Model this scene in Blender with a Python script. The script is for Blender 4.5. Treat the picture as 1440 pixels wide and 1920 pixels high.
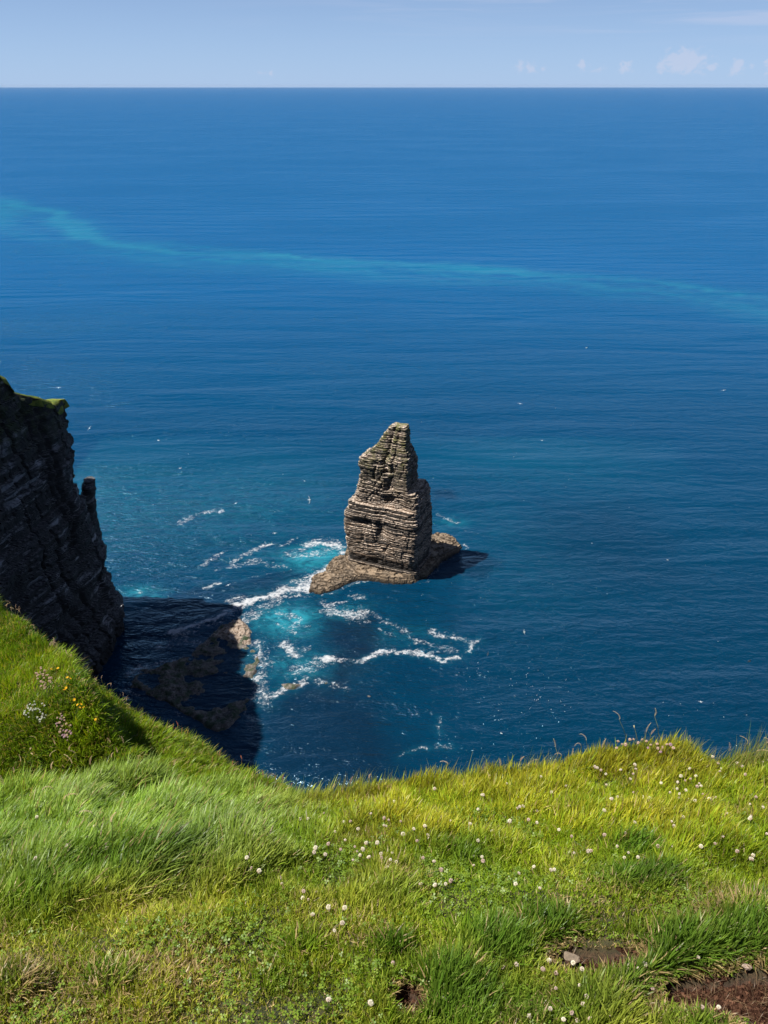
import bpy, math, random
import numpy as np
from mathutils import Vector, Matrix

# ------------------------------------------------------------------ camera, sky, sun, exposure
for o in list(bpy.data.objects):
    bpy.data.objects.remove(o)
scene = bpy.context.scene
COL = scene.collection
EYE = 177.0                      # eye height above the sea, metres
PITCH = math.radians(28.22)      # camera looks down by this much
FPX = 28.0 / 36.0 * 1920.0       # focal length in photograph pixels (28 mm, 36 mm tall frame)

cam_d = bpy.data.cameras.new('camera')
cam_d.sensor_fit = 'VERTICAL'
cam_d.sensor_height = 36.0
cam_d.lens = 28.0
cam_d.clip_start = 0.05
cam_d.clip_end = 200000.0
cam = bpy.data.objects.new('camera', cam_d)
COL.objects.link(cam)
cam.location = (0, 0, EYE)
cam.rotation_euler = (math.pi / 2 - PITCH, 0, 0)
scene.camera = cam

SUN_EL = math.radians(60.0)
SUN_BACK = 0.17
SUN_TO = Vector((-math.cos(SUN_EL) * math.cos(SUN_BACK), -math.cos(SUN_EL) * math.sin(SUN_BACK), math.sin(SUN_EL)))
sun_d = bpy.data.lights.new('sun', 'SUN')
sun_d.energy = 5.0
sun_d.angle = math.radians(0.53)
sun_d.color = (1.0, 0.95, 0.87)
sun = bpy.data.objects.new('sun', sun_d)
COL.objects.link(sun)
sun.rotation_euler = (-SUN_TO).to_track_quat('-Z', 'Y').to_euler()

scene.view_settings.view_transform = 'Standard'
scene.view_settings.look = 'None'
scene.view_settings.gamma = 1.0
scene.view_settings.exposure = 0.75
scene.view_settings.use_curve_mapping = False
scene.cycles.use_denoising = True
scene.cycles.max_bounces = 8
scene.cycles.sample_clamp_indirect = 4.0
scene.cycles.caustics_reflective = False
scene.cycles.caustics_refractive = False


class NT:
    """small helper to write node trees"""
    def __init__(self, tree):
        self.t = tree
        tree.nodes.clear()

    def n(self, kind, props=None, **inp):
        nd = self.t.nodes.new(kind)
        for k, v in (props or {}).items():
            setattr(nd, k, v)
        for k, v in inp.items():
            key = int(k[1:]) if k[0] == 'i' and k[1:].isdigit() else k.replace('_', ' ')
            self.put(nd.inputs[key], v)
        return nd

    def put(self, sock, v):
        if isinstance(v, bpy.types.NodeSocket):
            self.t.links.new(v, sock)
        elif isinstance(v, bpy.types.Node):
            self.t.links.new(v.outputs[0], sock)
        else:
            sock.default_value = v

    def math(self, op, a, b=0.0, c=None, clamp=False):
        nd = self.n('ShaderNodeMath', {'operation': op, 'use_clamp': clamp}, i0=a, i1=b)
        if c is not None:
            self.put(nd.inputs[2], c)
        return nd.outputs[0]

    def mix(self, fac, a, b, mode='MIX'):
        nd = self.n('ShaderNodeMix', {'data_type': 'RGBA', 'blend_type': mode})
        self.put(nd.inputs[0], fac)
        self.put(nd.inputs[6], a if not isinstance(a, tuple) else (a + (1,) if len(a) == 3 else a))
        self.put(nd.inputs[7], b if not isinstance(b, tuple) else (b + (1,) if len(b) == 3 else b))
        return nd.outputs[2]

    def ss(self, v, lo, hi):
        nd = self.n('ShaderNodeMapRange', {'interpolation_type': 'SMOOTHSTEP'})
        self.put(nd.inputs[0], v)
        nd.inputs[1].default_value = lo
        nd.inputs[2].default_value = hi
        return nd.outputs[0]

    def noise(self, vec, scale, detail=3.0, rough=0.5, dist=0.0):
        return self.n('ShaderNodeTexNoise', None, Vector=vec, Scale=scale, Detail=detail, Roughness=rough, Distortion=dist).outputs[0]

    def scaled(self, vec, s, rot=0.0):
        return self.n('ShaderNodeMapping', None, Vector=vec, Scale=s, Rotation=(0, 0, rot)).outputs[0]


world = bpy.data.worlds.new('World')
scene.world = world
world.use_nodes = True
w = NT(world.node_tree)
sky = w.n('ShaderNodeTexSky', {'sky_type': 'NISHITA', 'sun_disc': False})
sky.sun_elevation = SUN_EL
sky.sun_rotation = math.radians(270) - SUN_BACK
sky.altitude = 3000
sky.air_density = 0.7
sky.dust_density = 0.0
sky.ozone_density = 3.0
# clouds: fair-weather cumulus low over the horizon and thin cirrus veils, in sky directions
gen = w.n('ShaderNodeTexCoord').outputs['Generated']
sep = w.n('ShaderNodeSeparateXYZ', None, Vector=gen)
az = w.math('ARCTAN2', sep.outputs[0], sep.outputs[1])
el = w.math('ARCSINE', sep.outputs[2])
ae = w.n('ShaderNodeCombineXYZ', None, X=az, Y=el)
puff = w.noise(w.scaled(ae, (1, 1.25, 1)), 120.0, 6.0, 0.62, 0.4)
blobs = None
for (ca, ce, ra, re, st) in [(0.318, .0215, .024, .013, .95), (0.300, .017, .014, .007, .7), (0.368, .0165, .010, .008, .8), (0.345, .0165, .007, .006, .6),
                             (0.260, .0160, .009, .007, .75), (0.214, .0175, .006, .008, .7), (0.228, .0150, .012, .005, .6), (0.155, .0160, .018, .008, .6), (0.172, .016, .006, .006, .5),
                             (0.402, .0185, .008, .010, .8), (0.383, .0155, .005, .004, .5), (-0.129, .011, .02, .004, .4), (0.47, .02, .05, .012, .8),
                             (-0.62, .02, .05, .012, .7), (-1.2, .025, .12, .014, .7), (1.1, .022, .1, .014, .7)]:
    da = w.math('DIVIDE', w.math('SUBTRACT', az, ca), ra)
    de = w.math('DIVIDE', w.math('SUBTRACT', el, ce), re)
    r2 = w.math('ADD', w.math('MULTIPLY', da, da), w.math('MULTIPLY', de, de))
    g = w.math('MULTIPLY', w.math('EXPONENT', w.math('MULTIPLY', r2, -0.9)), st)
    blobs = g if blobs is None else w.math('MAXIMUM', blobs, g)
cum = w.math('MULTIPLY', w.ss(w.math('ADD', blobs, w.math('MULTIPLY', w.math('SUBTRACT', puff, 0.5), 1.8)), 0.3, 0.75), w.ss(blobs, 0.03, 0.3))
veil = w.noise(w.scaled(ae, (2.2, 34.0, 1), 0.05), 1.6, 5.0, 0.6, 0.8)
cir = w.math('MULTIPLY', w.ss(veil, 0.44, 0.72), w.ss(el, 0.02, 0.09))
cir = w.math('MULTIPLY', cir, w.ss(az, -0.25, 0.35))
# sea haze evens out the sky low over the water
lowsky = w.math('MULTIPLY', w.math('EXPONENT', w.math('MULTIPLY', w.math('MAXIMUM', el, 0.0), -7.0)), 0.8)
col = w.mix(lowsky, sky.outputs[0], (3.45, 4.95, 7.75))
col = w.mix(w.math('MULTIPLY', cum, 0.36), col, (6.6, 6.5, 7.7))
col = w.mix(w.math('MULTIPLY', cir, 0.55), col, (6.2, 6.4, 7.9))
bg = w.n('ShaderNodeBackground', None, Color=col, Strength=0.062)
w.n('ShaderNodeOutputWorld', None, Surface=bg)


# ------------------------------------------------------------------ helpers
def P(u, v, depth):
    """point seen at photograph pixel (u, v) at horizontal distance depth in front of the eye"""
    cx, cy = (u - 720.0) / FPX, (v - 960.0) / FPX
    fwd = math.cos(PITCH) - math.sin(PITCH) * cy
    dwn = math.sin(PITCH) + math.cos(PITCH) * cy
    t = depth / fwd
    return (cx * t, depth, EYE - dwn * t)


def S(u, v, z=0.0):
    """point at height z (sea level unless told) seen at photograph pixel (u, v)"""
    cx, cy = (u - 720.0) / FPX, (v - 960.0) / FPX
    fwd = math.cos(PITCH) - math.sin(PITCH) * cy
    dwn = math.sin(PITCH) + math.cos(PITCH) * cy
    t = (EYE - z) / dwn
    return (cx * t, fwd * t)


def PIX(x, y, z):
    """photograph pixel of world points (arrays)"""
    dz = EYE - z
    c, s = math.cos(PITCH), math.sin(PITCH)
    dep = y * c + dz * s
    dep = np.where(dep < 1e-3, 1e-3, dep)
    return 720 + FPX * x / dep, 960 + FPX * (dz * c - y * s) / dep, dep


def _hash(ix, iy, iz, seed):
    h = (ix.astype(np.uint32) * np.uint32(374761393) + iy.astype(np.uint32) * np.uint32(668265263)
         + iz.astype(np.uint32) * np.uint32(2147483647 ^ 0x5bd1e995) + np.uint32((seed * 974711 + 12345) & 0xffffffff))
    h ^= h >> np.uint32(13)
    h *= np.uint32(1274126177)
    h ^= h >> np.uint32(16)
    h *= np.uint32(2246822519)
    h ^= h >> np.uint32(15)
    return (h & np.uint32(0xffffff)).astype(np.float64) / float(0xffffff)


def vnoise(x, y, z=None, seed=0):
    """value noise, -1..1"""
    x = np.asarray(x, float); y = np.asarray(y, float)
    z = np.zeros_like(x) if z is None else np.asarray(z, float)
    x, y, z = np.broadcast_arrays(x, y, z)
    xi, yi, zi = np.floor(x), np.floor(y), np.floor(z)
    fx, fy, fz = x - xi, y - yi, z - zi
    fx = fx * fx * (3 - 2 * fx); fy = fy * fy * (3 - 2 * fy); fz = fz * fz * (3 - 2 * fz)
    xi = xi.astype(np.int64); yi = yi.astype(np.int64); zi = zi.astype(np.int64)
    r = 0
    for dx in (0, 1):
        for dy in (0, 1):
            for dz in (0, 1):
                wgt = (fx if dx else 1 - fx) * (fy if dy else 1 - fy) * (fz if dz else 1 - fz)
                r = r + wgt * _hash(xi + dx, yi + dy, zi + dz, seed)
    return r * 2 - 1


def fbm(x, y, z=None, octv=4, seed=0, gain=0.5):
    x = np.asarray(x, float); y = np.asarray(y, float)
    z = np.zeros_like(x) if z is None else np.asarray(z, float)
    a, r, tot = 1.0, 0, 0
    for i in range(octv):
        r = r + a * vnoise(x, y, z, seed + i * 17)
        tot += a
        a *= gain
        x = x * 2.03 + 11.3; y = y * 2.03 + 5.7; z = z * 2.03 + 3.1
    return r / tot


def sstep(v, lo, hi):
    t = np.clip((v - lo) / (hi - lo), 0, 1)
    return t * t * (3 - 2 * t)


def np_mesh(name, verts, faces, smooth=False):
    """mesh from arrays; faces is an (n,3) or (n,4) array or a list of such arrays"""
    me = bpy.data.meshes.new(name)
    if not isinstance(faces, (list, tuple)):
        faces = [faces]
    faces = [np.asarray(f, np.int32) for f in faces if len(f)]
    verts = np.asarray(verts, np.float32)
    me.vertices.add(len(verts))
    me.vertices.foreach_set('co', verts.ravel())
    idx = np.concatenate([f.ravel() for f in faces])
    tot = np.concatenate([np.full(len(f), f.shape[1], np.int32) for f in faces])
    start = np.concatenate([[0], np.cumsum(tot)[:-1]]).astype(np.int32)
    me.loops.add(len(idx))
    me.loops.foreach_set('vertex_index', idx)
    me.polygons.add(len(tot))
    me.polygons.foreach_set('loop_start', start)
    me.update(calc_edges=True)
    me.polygons.foreach_set('use_smooth', np.full(len(tot), bool(smooth)))
    me.validate()
    return me


def obj(name, me, mat=None, parent=None, loc=None, **props):
    o = bpy.data.objects.new(name, me)
    COL.objects.link(o)
    if mat is not None and me is not None and len(me.materials) == 0:
        me.materials.append(mat)
    if parent is not None:
        o.parent = parent
    if loc is not None:
        o.location = loc
    for k, v in props.items():
        o[k] = v
    return o


def attr(me, name, vals):
    a = me.attributes.new(name, 'FLOAT', 'POINT')
    a.data.foreach_set('value', np.asarray(vals, np.float32).ravel())


def grid_faces(nx, ny):
    i = np.arange(nx * ny).reshape(ny, nx)
    return np.stack([i[:-1, :-1].ravel(), i[:-1, 1:].ravel(), i[1:, 1:].ravel(), i[1:, :-1].ravel()], 1)


def seg_dist(px, py, poly, closed=False):
    """distance from points to a polyline, and side (positive on the left of its direction)"""
    best = np.full(px.shape, 1e18); side = np.zeros(px.shape)
    pts = list(poly) + ([poly[0]] if closed else [])
    for (ax, ay), (bx, by) in zip(pts[:-1], pts[1:]):
        dx, dy = bx - ax, by - ay
        t = np.clip(((px - ax) * dx + (py - ay) * dy) / (dx * dx + dy * dy + 1e-12), 0, 1)
        ex, ey = px - ax - t * dx, py - ay - t * dy
        d = ex * ex + ey * ey
        m = d < best - 1e-12
        best = np.where(m, d, best)
        side = np.where(m, dx * (py - ay) - dy * (px - ax), side)
    return np.sqrt(best), np.sign(side)


def inside(px, py, poly):
    r = np.zeros(px.shape, bool)
    n = len(poly)
    for i in range(n):
        ax, ay = poly[i]; bx, by = poly[(i + 1) % n]
        c = ((ay > py) != (by > py)) & (px < (bx - ax) * (py - ay) / (by - ay + 1e-12) + ax)
        r ^= c
    return r


def sdf(px, py, poly):
    d, _ = seg_dist(px, py, poly, True)
    return np.where(inside(px, py, poly), d, -d)      # positive inside


def mat(name):
    m = bpy.data.materials.new(name)
    m.use_nodes = True
    return m, NT(m.node_tree)


# ------------------------------------------------------------------ materials of the setting
def sea_material():
    m, n = mat('sea_water')
    pos = n.n('ShaderNodeTexCoord').outputs['Object']
    A = lambda nm: n.n('ShaderNodeAttribute', {'attribute_name': nm}).outputs['Fac']
    foam_a, turq, reef = A('foam'), A('turq'), A('reef')
    # wave relief in metres: wind ripple, chop and swell, crests drawn out sideways
    r1 = n.noise(n.scaled(pos, (0.55, 1.15, 1), 0.28), 0.85, 3.0, 0.55, 0.3)
    r2 = n.noise(n.scaled(pos, (0.5, 1.1, 1), -0.12), 0.24, 4.0, 0.6, 0.4)
    r3 = n.noise(n.scaled(pos, (0.2, 1.0, 1), 0.06), 0.04, 3.0, 0.5, 0.3)
    rough_patch = n.ss(n.noise(n.scaled(pos, (0.35, 1.0, 1), 0.05), 0.006, 4.0, 0.55, 0.5), 0.3, 0.7)
    amp = n.math('ADD', 0.45, n.math('MULTIPLY', rough_patch, 1.0))
    h = n.math('ADD', n.math('MULTIPLY', r1, 0.42), n.math('MULTIPLY', r2, 1.5))
    h = n.math('MULTIPLY', h, amp)
    h = n.math('ADD', h, n.math('MULTIPLY', r3, 6.5))
    # foam, torn into lace
    lace = n.noise(pos, 0.9, 8.0, 0.72, 0.9)
    lace2 = n.noise(n.scaled(pos, (0.6, 1.2, 1), 0.4), 0.28, 4.0, 0.6, 1.2)
    lc = n.math('ADD', n.math('MULTIPLY', n.math('SUBTRACT', lace, 0.5), 1.15), n.math('MULTIPLY', n.math('SUBTRACT', lace2, 0.5), 0.55))
    fv = n.math('ADD', foam_a, n.math('MULTIPLY', n.math('MULTIPLY', lc, 2.1), n.ss(foam_a, 0.0, 0.30)))
    wv = n.n('ShaderNodeVectorMath', {'operation': 'MULTIPLY_ADD'}, i0=n.n('ShaderNodeTexNoise', None, Vector=pos, Scale=0.5, Detail=3.0).outputs[1], i1=(2.2, 2.2, 0.0), i2=pos).outputs[0]
    vor = n.n('ShaderNodeTexVoronoi', {'feature': 'DISTANCE_TO_EDGE'}, Vector=wv, Scale=0.42).outputs[0]
    net = n.math('SUBTRACT', 1.0, n.ss(vor, 0.0, 0.26))
    solid = n.ss(foam_a, 0.45, 0.95)
    net = n.math('ADD', n.math('MULTIPLY', net, n.math('SUBTRACT', 1.0, solid)), solid)
    foam = n.math('MULTIPLY', n.ss(fv, 0.28, 0.85), n.math('ADD', 0.22, n.math('MULTIPLY', net, 0.62)))
    # body colour
    big = n.noise(n.scaled(pos, (0.4, 1.0, 1), 0.1), 0.004, 4.0, 0.55, 0.6)
    deep = n.mix(n.ss(big, 0.3, 0.7), (0.0001, 0.0165, 0.043), (0.0002, 0.0265, 0.057))
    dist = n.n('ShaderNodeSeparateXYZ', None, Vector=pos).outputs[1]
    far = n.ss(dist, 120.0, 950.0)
    deep = n.mix(far, deep, (0.0008, 0.068, 0.188))           # body colour turns bluer and brighter with distance
    swirl = n.noise(n.scaled(pos, (0.7, 1.1, 1), 0.5), 0.16, 6.0, 0.68, 1.6)
    near = n.math('SUBTRACT', 1.0, n.ss(dist, 330.0, 420.0))
    brk = n.math('ADD', n.math('SUBTRACT', 1.0, near), n.math('MULTIPLY', near, n.math('ADD', 0.25, n.math('MULTIPLY', n.ss(swirl, 0.32, 0.68), 1.15))))
    tq = n.math('MULTIPLY', turq, brk, clamp=True)
    body = n.mix(tq, deep, (0.016, 0.19, 0.25))
    body = n.mix(reef, body, (0.003, 0.007, 0.020))  # mask holds sunken rock and kelp, and also painted cast shade
    bump = n.n('ShaderNodeBump', None, Strength=1.0, Distance=1.0, Height=h)
    fr = n.n('ShaderNodeFresnel', None, IOR=1.33, Normal=bump.outputs[0]).outputs[0]
    fr = n.math('DIVIDE', fr, n.math('ADD', 1.0, n.math('MULTIPLY', fr, 1.9)))     # a wavy sea reflects far less at grazing angles than a flat one
    dif = n.n('ShaderNodeBsdfDiffuse', None, Color=body, Normal=bump.outputs[0])
    glo = n.n('ShaderNodeBsdfGlossy', None, Color=(0.55, 0.82, 1.0, 1), Roughness=0.11, Normal=bump.outputs[0])
    water = n.n('ShaderNodeMixShader', None, i0=fr, i1=dif, i2=glo)
    fb = n.n('ShaderNodeBump', None, Strength=0.6, Distance=0.35, Height=lace, Normal=bump.outputs[0])
    fm = n.n('ShaderNodeBsdfPrincipled', None, Base_Color=(0.52, 0.53, 0.55, 1), Roughness=0.9, Normal=fb.outputs[0])
    mx = n.n('ShaderNodeMixShader', None, i0=foam, i1=water, i2=fm)
    n.n('ShaderNodeOutputMaterial', None, Surface=mx)
    return m


def rock_material(name, dark, mid, pale, lichen=None, z_lichen=(45, 60), pale_amt=0.5, wet=(1.0, 6.0), bed_scale=0.9, bump_h=0.35):
    """stratified rock: bed colours follow height, pale droppings and weathering on the ledges, growth higher up"""
    m, n = mat(name)
    pos = n.n('ShaderNodeNewGeometry').outputs['Position']
    nor = n.n('ShaderNodeNewGeometry').outputs['Normal']
    nz = n.n('ShaderNodeSeparateXYZ', None, Vector=nor).outputs[2]
    z = n.n('ShaderNodeSeparateXYZ', None, Vector=pos).outputs[2]
    beds = n.noise(n.scaled(pos, (0.05, 0.05, bed_scale)), 1.0, 6.0, 0.7, 0.15)
    blot = n.noise(pos, 0.22, 5.0, 0.6, 0.5)
    fine = n.noise(n.scaled(pos, (1.0, 1.0, 2.2)), 1.1, 6.0, 0.72)
    c = n.mix(n.ss(beds, 0.38, 0.62), dark, mid)
    c = n.mix(n.math('MULTIPLY', n.ss(blot, 0.46, 0.62), 0.8), c, dark)
    rnd = n.n('ShaderNodeObjectInfo').outputs['Random']
    c = n.mix(n.math('MULTIPLY', n.ss(rnd, 0.45, 1.0), 0.6), c, dark)
    if name.startswith('stack'):
        c = n.mix(n.math('MULTIPLY', n.ss(z, 24.0, 44.0), 0.5), c, dark)
    pl = n.math('MULTIPLY', n.ss(fine, 0.47, 0.68), n.ss(n.math('ADD', beds, n.math('MULTIPLY', blot, 0.6)), 0.72, 1.0))
    up = n.ss(nz, 0.15, 0.75)
    pl = n.math('ADD', n.math('MULTIPLY', pl, pale_amt), n.math('MULTIPLY', n.math('MULTIPLY', up, n.ss(fine, 0.4, 0.6)), pale_amt), clamp=True)
    c = n.mix(pl, c, pale)
    if name.startswith('cliff'):
        st = n.noise(n.scaled(pos, (0.05, 0.05, 0.55)), 1.0, 5.0, 0.65, 0.3)
        ar = n.noise(n.scaled(pos, (1.0, 1.0, 0.35)), 0.11, 4.0, 0.6, 0.5)
        c = n.mix(n.math('MULTIPLY', n.math('MULTIPLY', n.ss(st, 0.53, 0.62), n.ss(ar, 0.44, 0.58)), 0.75), c, pale)
    if lichen:
        li = n.math('MULTIPLY', n.ss(z, z_lichen[0], z_lichen[1]), n.ss(n.noise(pos, 0.35, 5.0, 0.65), 0.42, 0.6))
        li = n.math('MULTIPLY', li, n.math('ADD', 0.45, n.math('MULTIPLY', up, 0.5)))
        c = n.mix(li, c, lichen)
    if wet:
        wl = n.math('SUBTRACT', z, n.math('MULTIPLY', blot, 3.0))
        c = n.mix(n.math('SUBTRACT', 1.0, n.ss(wl, wet[0] - 1.5, wet[1] - 1.5)), c, tuple(x * 0.35 for x in dark))
    hh = n.math('ADD', n.math('MULTIPLY', beds, 0.5), fine)
    bump = n.n('ShaderNodeBump', None, Strength=0.9, Distance=bump_h, Height=hh)
    b = n.n('ShaderNodeBsdfPrincipled', None, Base_Color=c, Roughness=0.85, Normal=bump.outputs[0])
    n.n('ShaderNodeOutputMaterial', None, Surface=b)
    return m


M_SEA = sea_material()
M_STACK = rock_material('stack_sandstone', (0.021, 0.017, 0.014), (0.215, 0.148, 0.098), (0.58, 0.47, 0.38), (0.10, 0.10, 0.025), (30, 58), 0.85)
M_SHALE = rock_material('stack_shale', (0.014, 0.012, 0.011), (0.055, 0.042, 0.033), (0.30, 0.25, 0.21), (0.05, 0.055, 0.016), (34, 58), 0.35)
M_LEDGE = rock_material('tidal_ledge_rock', (0.045, 0.033, 0.022), (0.23, 0.165, 0.105), (0.40, 0.31, 0.22), None, (0, 1), 0.35, (0.2, 1.3), 0.9, .22)
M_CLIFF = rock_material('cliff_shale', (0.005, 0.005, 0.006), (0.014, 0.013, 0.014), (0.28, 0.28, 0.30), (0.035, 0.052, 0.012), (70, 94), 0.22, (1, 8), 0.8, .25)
M_REEF = rock_material('weedy_reef_rock', (0.035, 0.031, 0.028), (0.13, 0.105, 0.085), (0.46, 0.40, 0.35), (0.02, 0.04, 0.012), (-0.4, 0.4), 0.25, None)
M_TIP = rock_material('bare_reef_rock', (0.13, 0.095, 0.07), (0.34, 0.25, 0.18), (0.5, 0.42, 0.35), None, (0, 1), 0.5, None)


def grass_cap_material():
    m, n = mat('clifftop_turf')
    pos = n.n('ShaderNodeNewGeometry').outputs['Position']
    a = n.noise(pos, 0.35, 6.0, 0.65)
    b = n.noise(pos, 2.2, 5.0, 0.7)
    c = n.mix(n.ss(a, 0.35, 0.65), (0.07, 0.115, 0.014), (0.22, 0.24, 0.03))
    c = n.mix(n.math('MULTIPLY', n.ss(b, 0.5, 0.7), 0.5), c, (0.03, 0.045, 0.012))
    bump = n.n('ShaderNodeBump', None, Strength=1.0, Distance=0.4, Height=b)
    n.n('ShaderNodeOutputMaterial', None, Surface=n.n('ShaderNodeBsdfPrincipled', None, Base_Color=c, Roughness=0.95, Normal=bump.outputs[0]))
    return m


M_CAP = grass_cap_material()

# ------------------------------------------------------------------ sea
W = lambda pts: [S(u, v) for u, v in pts]
LEDGE_L = W([(577, 1112), (578, 1098), (588, 1082), (606, 1074), (612, 1062), (622, 1050), (636, 1042), (652, 1044), (670, 1062), (690, 1080), (672, 1090), (650, 1098), (628, 1108), (600, 1116)])
LEDGE_F = W([(640, 1058), (668, 1090), (700, 1092), (735, 1096), (770, 1096), (800, 1086), (822, 1068), (828, 1046), (800, 1012), (690, 1012), (646, 1030)])
LEDGE_R = W([(798, 1030), (806, 1006), (836, 1002), (856, 1012), (868, 1026), (862, 1038), (848, 1046), (826, 1058), (806, 1062)])
REEF = W([(255, 1262), (290, 1252), (330, 1242), (352, 1226), (372, 1205), (395, 1190), (420, 1172), (455, 1166), (472, 1180), (470, 1200), (474, 1218), (490, 1232), (482, 1262), (468, 1280), (472, 1300), (455, 1335), (440, 1360), (420, 1368), (395, 1362), (350, 1345), (300, 1318), (240, 1290)])
TIP = W([(384, 1196), (420, 1176), (436, 1160), (460, 1160), (476, 1180), (474, 1212), (452, 1214), (420, 1202)])
CAUSEWAY = W([(420, 1176), (445, 1150), (470, 1135), (520, 1118), (575, 1104), (580, 1114), (540, 1126), (505, 1142), (478, 1162), (470, 1180)])

FOAM = [  # polyline in photograph pixels, half width (m), strength
    ([(325, 1187), (360, 1175), (400, 1162), (424, 1150)], 1.5, 1.0),
    ([(440, 1136), (462, 1129), (484, 1122), (505, 1117), (530, 1112)], 1.7, 1.0),
    ([(432, 1148), (446, 1136)], 2.6, .62), ([(430, 1128), (455, 1122), (470, 1126)], 2.6, .5),
    ([(536, 1106), (560, 1102), (578, 1092), (592, 1079)], 3.6, .82), ([(572, 1106), (580, 1098)], 2.6, .95),
    ([(590, 1080), (606, 1070), (612, 1060)], 1.2, .8), ([(540, 1096), (570, 1086)], 3.0, .45),
    ([(640, 1024), (620, 1020), (598, 1018), (580, 1022)], 2.8, .85), ([(640, 1034), (652, 1038)], 1.6, .9),
    ([(620, 1032), (590, 1040), (560, 1042)], 3.2, .48), ([(600, 1012), (640, 1014)], 2.5, .45),
    ([(436, 1062), (446, 1050), (470, 1036), (492, 1026), (512, 1018)], 1.8, .62),
    ([(450, 1060), (480, 1052), (510, 1058), (540, 1062)], 1.8, .5), ([(526, 1024), (545, 1012), (556, 1008)], 1.4, .45),
    ([(530, 1046), (560, 1034), (575, 1028)], 2.6, .44),
    ([(385, 1102), (398, 1097), (412, 1091)], 0.9, .75), ([(436, 1090), (470, 1084), (520, 1075), (555, 1067)], 0.7, .42),
    ([(378, 1061), (394, 1050), (412, 1040), (424, 1034)], 1.4, .5), ([(400, 1072), (418, 1066)], 1.4, .42),
    ([(336, 984), (350, 972), (372, 964), (398, 960), (416, 957)], 1.6, .6),
    ([(520, 1150), (545, 1156), (560, 1166), (566, 1178)], 2.0, .46), ([(522, 1172), (540, 1180), (556, 1187)], 1.0, .6),
    ([(545, 1178), (580, 1174)], 1.4, .45), ([(500, 1144), (530, 1142)], 1.4, .42),
    ([(612, 1142), (634, 1150), (656, 1154), (676, 1153)], 3.6, .72), ([(604, 1132), (628, 1130), (646, 1128)], 1.3, .55),
    ([(660, 1160), (678, 1170)], 3.4, .40), ([(655, 1119), (668, 1122), (674, 1118)], 1.0, .55),
    ([(700, 1150), (722, 1164), (745, 1174), (768, 1190), (790, 1204), (815, 1214), (852, 1220)], 1.8, .47),
    ([(715, 1182), (735, 1192)], 1.3, .42),
    ([(806, 1182), (830, 1190), (855, 1194), (880, 1198), (892, 1203)], 1.7, .66), ([(884, 1208), (876, 1218)], 1.0, .8),
    ([(838, 1234), (860, 1234)], 1.2, .85),
    ([(680, 1236), (696, 1226), (716, 1221), (748, 1218), (775, 1222), (805, 1226), (832, 1236)], 1.0, .85),
    ([(640, 1240), (680, 1236)], 1.0, .5),
    ([(536, 1208), (546, 1216), (550, 1226)], 2.0, .8), ([(570, 1218), (585, 1212)], 1.4, .5),
    ([(552, 1262), (572, 1250), (596, 1244), (618, 1238)], 3.6, .52), ([(608, 1236), (624, 1238)], 1.5, .9),
    ([(512, 1299), (530, 1294), (550, 1288), (572, 1276)], 1.7, .8), ([(570, 1284), (578, 1274)], 1.2, .7),
    ([(598, 1282), (620, 1284)], 1.0, .62), ([(625, 1290), (650, 1292)], 1.6, .4),
    ([(486, 1206), (494, 1220), (492, 1240), (486, 1262), (484, 1290), (496, 1312)], 2.8, .58),
    ([(480, 1270), (476, 1300), (470, 1320)], 1.8, .6), ([(466, 1340), (474, 1360)], 1.4, .42),
    ([(244, 1262), (258, 1254), (285, 1248), (318, 1240)], 1.7, .7), ([(250, 1248), (300, 1240), (340, 1228)], 0.7, .5),
    ([(300, 1216), (320, 1206), (345, 1200), (372, 1204)], 3.4, .45), ([(340, 1190), (380, 1178), (420, 1166)], 3.2, .43),
    ([(818, 964), (836, 972), (856, 982)], 1.1, .5), ([(262, 1112), (272, 1106)], 0.9, .55),
    ([(756, 1418), (776, 1406), (800, 1402), (850, 1402)], 0.8, .46), ([(820, 1354), (832, 1368)], 0.9, .44),
    ([(866, 1018), (872, 1026)], 0.9, .6), ([(640, 1100), (670, 1094), (690, 1090)], .8, .55), ([(600, 1118), (630, 1110)], .8, .6),
    ([(860, 995), (900, 1000)], .9, .3),
]
TURQ = [  # centre px, radius (m) along x and y, strength
    (598, 1044, 14, 10, .9), (616, 1038, 6, 5, .4), (535, 1160, 11, 9, .95), (560, 1182, 10, 6, .4), (560, 1248, 13, 8, .42), (640, 1150, 12, 7, .3), (480, 1240, 6, 14, .25), (760, 1190, 16, 8, .14),
    (264, 1112, 9, 7, .5), (240, 1132, 10, 6, .35), (510, 1110, 20, 6, .16), (845, 980, 10, 8, .25), (550, 1090, 8, 5, .3),
    (180, 940, 60, 70, .17), (420, 940, 70, 60, .15), (930, 1010, 30, 60, .06), (980, 860, 70, 40, .10), (500, 1042, 22, 9, .18)]
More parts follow.
